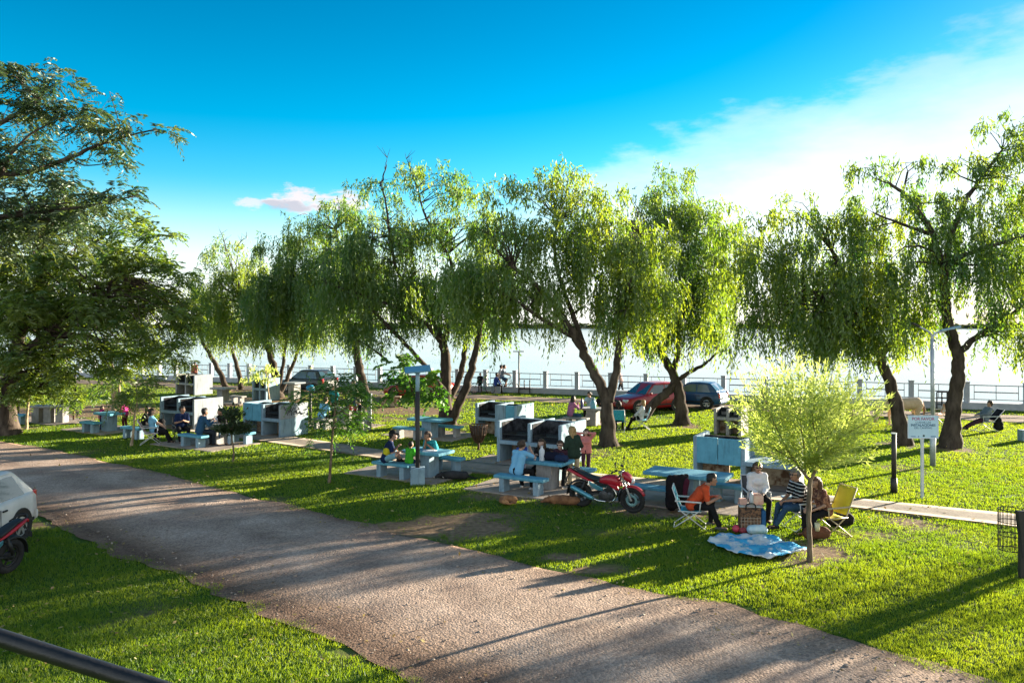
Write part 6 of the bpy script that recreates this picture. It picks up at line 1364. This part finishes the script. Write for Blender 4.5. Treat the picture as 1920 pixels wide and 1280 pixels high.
bottle('tall white bottle on the table of friends', on(1016,862,20.75,TZ), .40, .075, mat('white_plastic', (.62,.66,.70), .4), mat('grey_cap', (.4,.42,.45), .5))
bag('black bag with straps on the table of friends', on(1036,862,20.7,TZ), .46, .24, .24, C('bag_black', (.012,.014,.03)), -30)
bag('small dark blue bag at the right end of the table of friends', on(1053,864,20.5,TZ), .30, .2, .20, C('bag_blue', (.02,.035,.08)), -20)
tag(MB().lathe([(.03,0),(.042,.10),(.038,.10),(.028,.008)], 14).build('white_cup', WHITE, smooth=True, loc=on(1003,866,20.8,TZ)), 'small white cup beside the tall white bottle', 'cup')
bottle('dark blue bottle on the grey table of the woman in mauve', on(1091,764,33.6,TZ), .42, .07, mat('navy_plastic', (.01,.03,.16), .35))
bottle('pale blue jug on the grey table of the woman in mauve', on(1112,764,33.4,TZ), .40, .13, mat('jug_blue', (.16,.42,.56), .35), name='jug', cat='jug')
tag(MB().box((-.22,-.15,0),(.22,.15,.02)).build('paper_tray', WHITE, bevel=.004, loc=on(1101,769,33.5,TZ)), 'flat white paper tray on the grey table', 'tray')
tag(MB().box((-.2,-.13,0),(.2,.13,.012)).box((-.1,-.06,.012),(.14,.07,.03)).build('paper_wrap', WHITE, bevel=.004, loc=on(806,845,22.3,TZ)), 'white papers on the blue table by the lamp post', 'paper')
for px, Y, lb in ((657,32.6,'red cup at the crowded table, left one'), (666,32.4,'red cup at the crowded table, right one')):
    tag(MB().lathe([(.06,0),(.09,.20),(.085,.20),(.055,.01)], 12).build('red_cup', mat('red_plastic', (.5,.02,.04), .4), smooth=True, loc=on(px,770,Y,TZ)), lb, 'cup')
bag('bright yellow bag hanging low by the crowded table', off(676,806), .26, .16, .42, YEL)
bag('black bag under the crowded table', off(662,806), .5, .3, .4, BLACK)
bag('black upright bag on the ground left of the bearded man', off(303,818), .42, .3, .75, BLACK)
bag('black shoulder bag beside the far reclining person', off(1872,808), .40, .28, .62, BLACK)
bag('white paper bag on the left table', on(404,806,28.7,TZ), .2, .12, .2, WHITE)
# picnic basket, thermos, bag, ball, blanket
t = empty('picnic_basket', off(1407,997), R(-8), 'tall plaid picnic basket standing on the grass between the friends', 'basket')
MB().box((-.24,-.16,.0),(.20,.16,.56)).build('basket_body', mat('plaid_basket', (.20,.105,.06), .8, (.05,.035,.03), 20, lo=.45, hi=.55, spec=.2), t, bevel=.03)
g = MB()
for k in range(7): x = -.21+.065*k; g.box((x-.004,-.166,.04),(x+.004,-.160,.36))
for k in range(5): z = .06+.07*k; g.box((-.235,-.169,z-.004),(.195,-.163,z+.004))
g.build('check_pattern', mat('check_tan', (.36,.30,.24), .8), t)
MB().box((.203,-.15,.01),(.30,.15,.50)).build('side_pocket', C('pocket_blue', (.03,.11,.26)), t, bevel=.02)
MB().tube(smooth_path([(-.12,-.16,.5),(-.10,-.19,.64),(.06,-.19,.64),(.08,-.16,.5)]), .014, 6).build('handle', TRIM, t, smooth=True)
MB().box((-.25,-.165,.562),(.24,.165,.59)).build('lid', C('lid_cloth', (.35,.50,.55), (.5,.3,.2)), t, bevel=.012)
bottle('steel thermos standing on the plaid picnic basket', off(1407,997,.02,.0) + Vector((0,0,.59)), .30, .05, GALV, TRIM)
tag(MB().box((-.12,-.07,0),(.12,.07,.20)).box((-.10,-.05,.20),(.08,.05,.23)).build('snack_box', mat('pink_box', (.60,.30,.24), .6, (.7,.5,.4), 9), bevel=.01, loc=off(1407,997,.16,.05) + Vector((0,0,.592))), 'pink and orange box beside the steel thermos', 'box')
tag(MB().box((-.08,-.06,0),(.08,.06,.13)).build('tissue_pack', mat('pack_peach', (.62,.36,.30), .6), bevel=.012, loc=off(1407,997,-.16,.02) + Vector((0,0,.592))), 'peach coloured pack on the left of the steel thermos', 'pack')
bag('crumpled light blue plastic bag in front of the plaid basket', off(1411,999,.06,-.12), .36, .2, .22, mat('plastic_blue', (.28,.50,.66), .4, (.5,.62,.7), 8), 0, handle=False)
tag(MB().ball((0,0,.085), .085).build('ball', mat('ball_pink', (.55,.05,.10), .4), smooth=True, loc=off(1380,998)), 'small pink ball on the grass left of the light blue plastic bag', 'ball')
tag(MB().ball((0,0,.07), (.10,.07,.07)).build('fruit_net', mat('net_red', (.30,.03,.05), .6, (.15,.02,.03), 30), smooth=True, loc=off(1394,1000)), 'dark red bundle between the pink ball and the plastic bag', 'bundle')
bag('black bag on the grass behind the yellow chair', off(1575,985), .5, .3, .28, BLACK, 10)
bag('brown handbag on the grass at the young willow trunk', off(1531,1010), .46, .26, .26, BROWN, 5)
tag(MB().lathe([(.045,0),(.055,.16),(.05,.16),(.04,.01)], 14).build('pale_tumbler', mat('tumbler_cream', (.62,.56,.36), .4), smooth=True, loc=off(1533,1012,-.02,-.03) + Vector((0,0,.20))), 'cream tumbler standing in the brown handbag', 'cup')
t = empty('jacket', off(1268,958), R(10), 'black jacket and bag hanging off the bench end behind the man in orange', 'jacket')
blob('jacket_body', [((-.12,0,.18),(-.10,.04,.72),.16,.14),((.10,0,.22),(.16,.02,.74),.15,.14),((-.05,.0,.78),(.26,.05,.80),.09,.08),((.05,-.05,.4),(.05,0,.7),.14,.12)], C('coat_black', (.012,.010,.012)), t, .018, 3, .05)
blob('lining', [((.14,-.10,.40),(.22,-.08,.72),.09,.08)], C('coat_wine', (.07,.012,.028)), t, .016, 2, .03)
tag(MB().box((-.14,-.10,0),(.14,.10,.035)).build('folded_cloth', C('cloth_pale', (.35,.52,.66)), bevel=.012, loc=off(1478,985) + Vector((.0,.0,.62))), 'pale blue cloth on the knees of the man in the striped polo', 'cloth')
def blanket():
    pts = [gp(*q) for q in ((1326,1020),(1350,1008),(1400,1008),(1450,1014),(1512,1036),(1470,1048),(1420,1050),(1370,1038))]
    ctr = sum(pts, Vector())/len(pts); n = 64; rings = 14; vs = [tuple(ctr)]; fs = []
    per = [Vector((p.x, p.y, 0)) for p in smooth_path(pts + [pts[0]], 8)][:-1]; n = len(per)
    for k in range(1, rings+1):
        for p in per: q = ctr.lerp(p, k/rings); vs.append((q.x, q.y, 0))
    V = np.array(vs); a = fbm(V[:,0], V[:,1], .35, 91); b = fbm(V[:,0]*1.0, V[:,1]*2.2, .16, 95)
    V[:,2] = .03 + .16*np.abs(a-.5)*2 + .10*np.abs(b-.45); fs = [(0, 1+j, 1+(j+1)%n) for j in range(n)]
    for k in range(rings-1):
        for j in range(n): fs.append((1+k*n+j, 1+(k+1)*n+j, 1+(k+1)*n+(j+1)%n, 1+k*n+(j+1)%n))
    m = mat('blanket_cloth', (.05,.33,.58), .85, (.55,.58,.62), 2.4, .5, 30, lo=.46, hi=.54, detail=9, spec=.15)
    o = MB().add([tuple(v) for v in V], fs).build('picnic_blanket', m, smooth=True); s = o.modifiers.new('solid', 'SOLIDIFY'); s.thickness = .012
    tag(o, 'rumpled blue and white blanket spread on the grass by the young willow', 'blanket')
blanket()
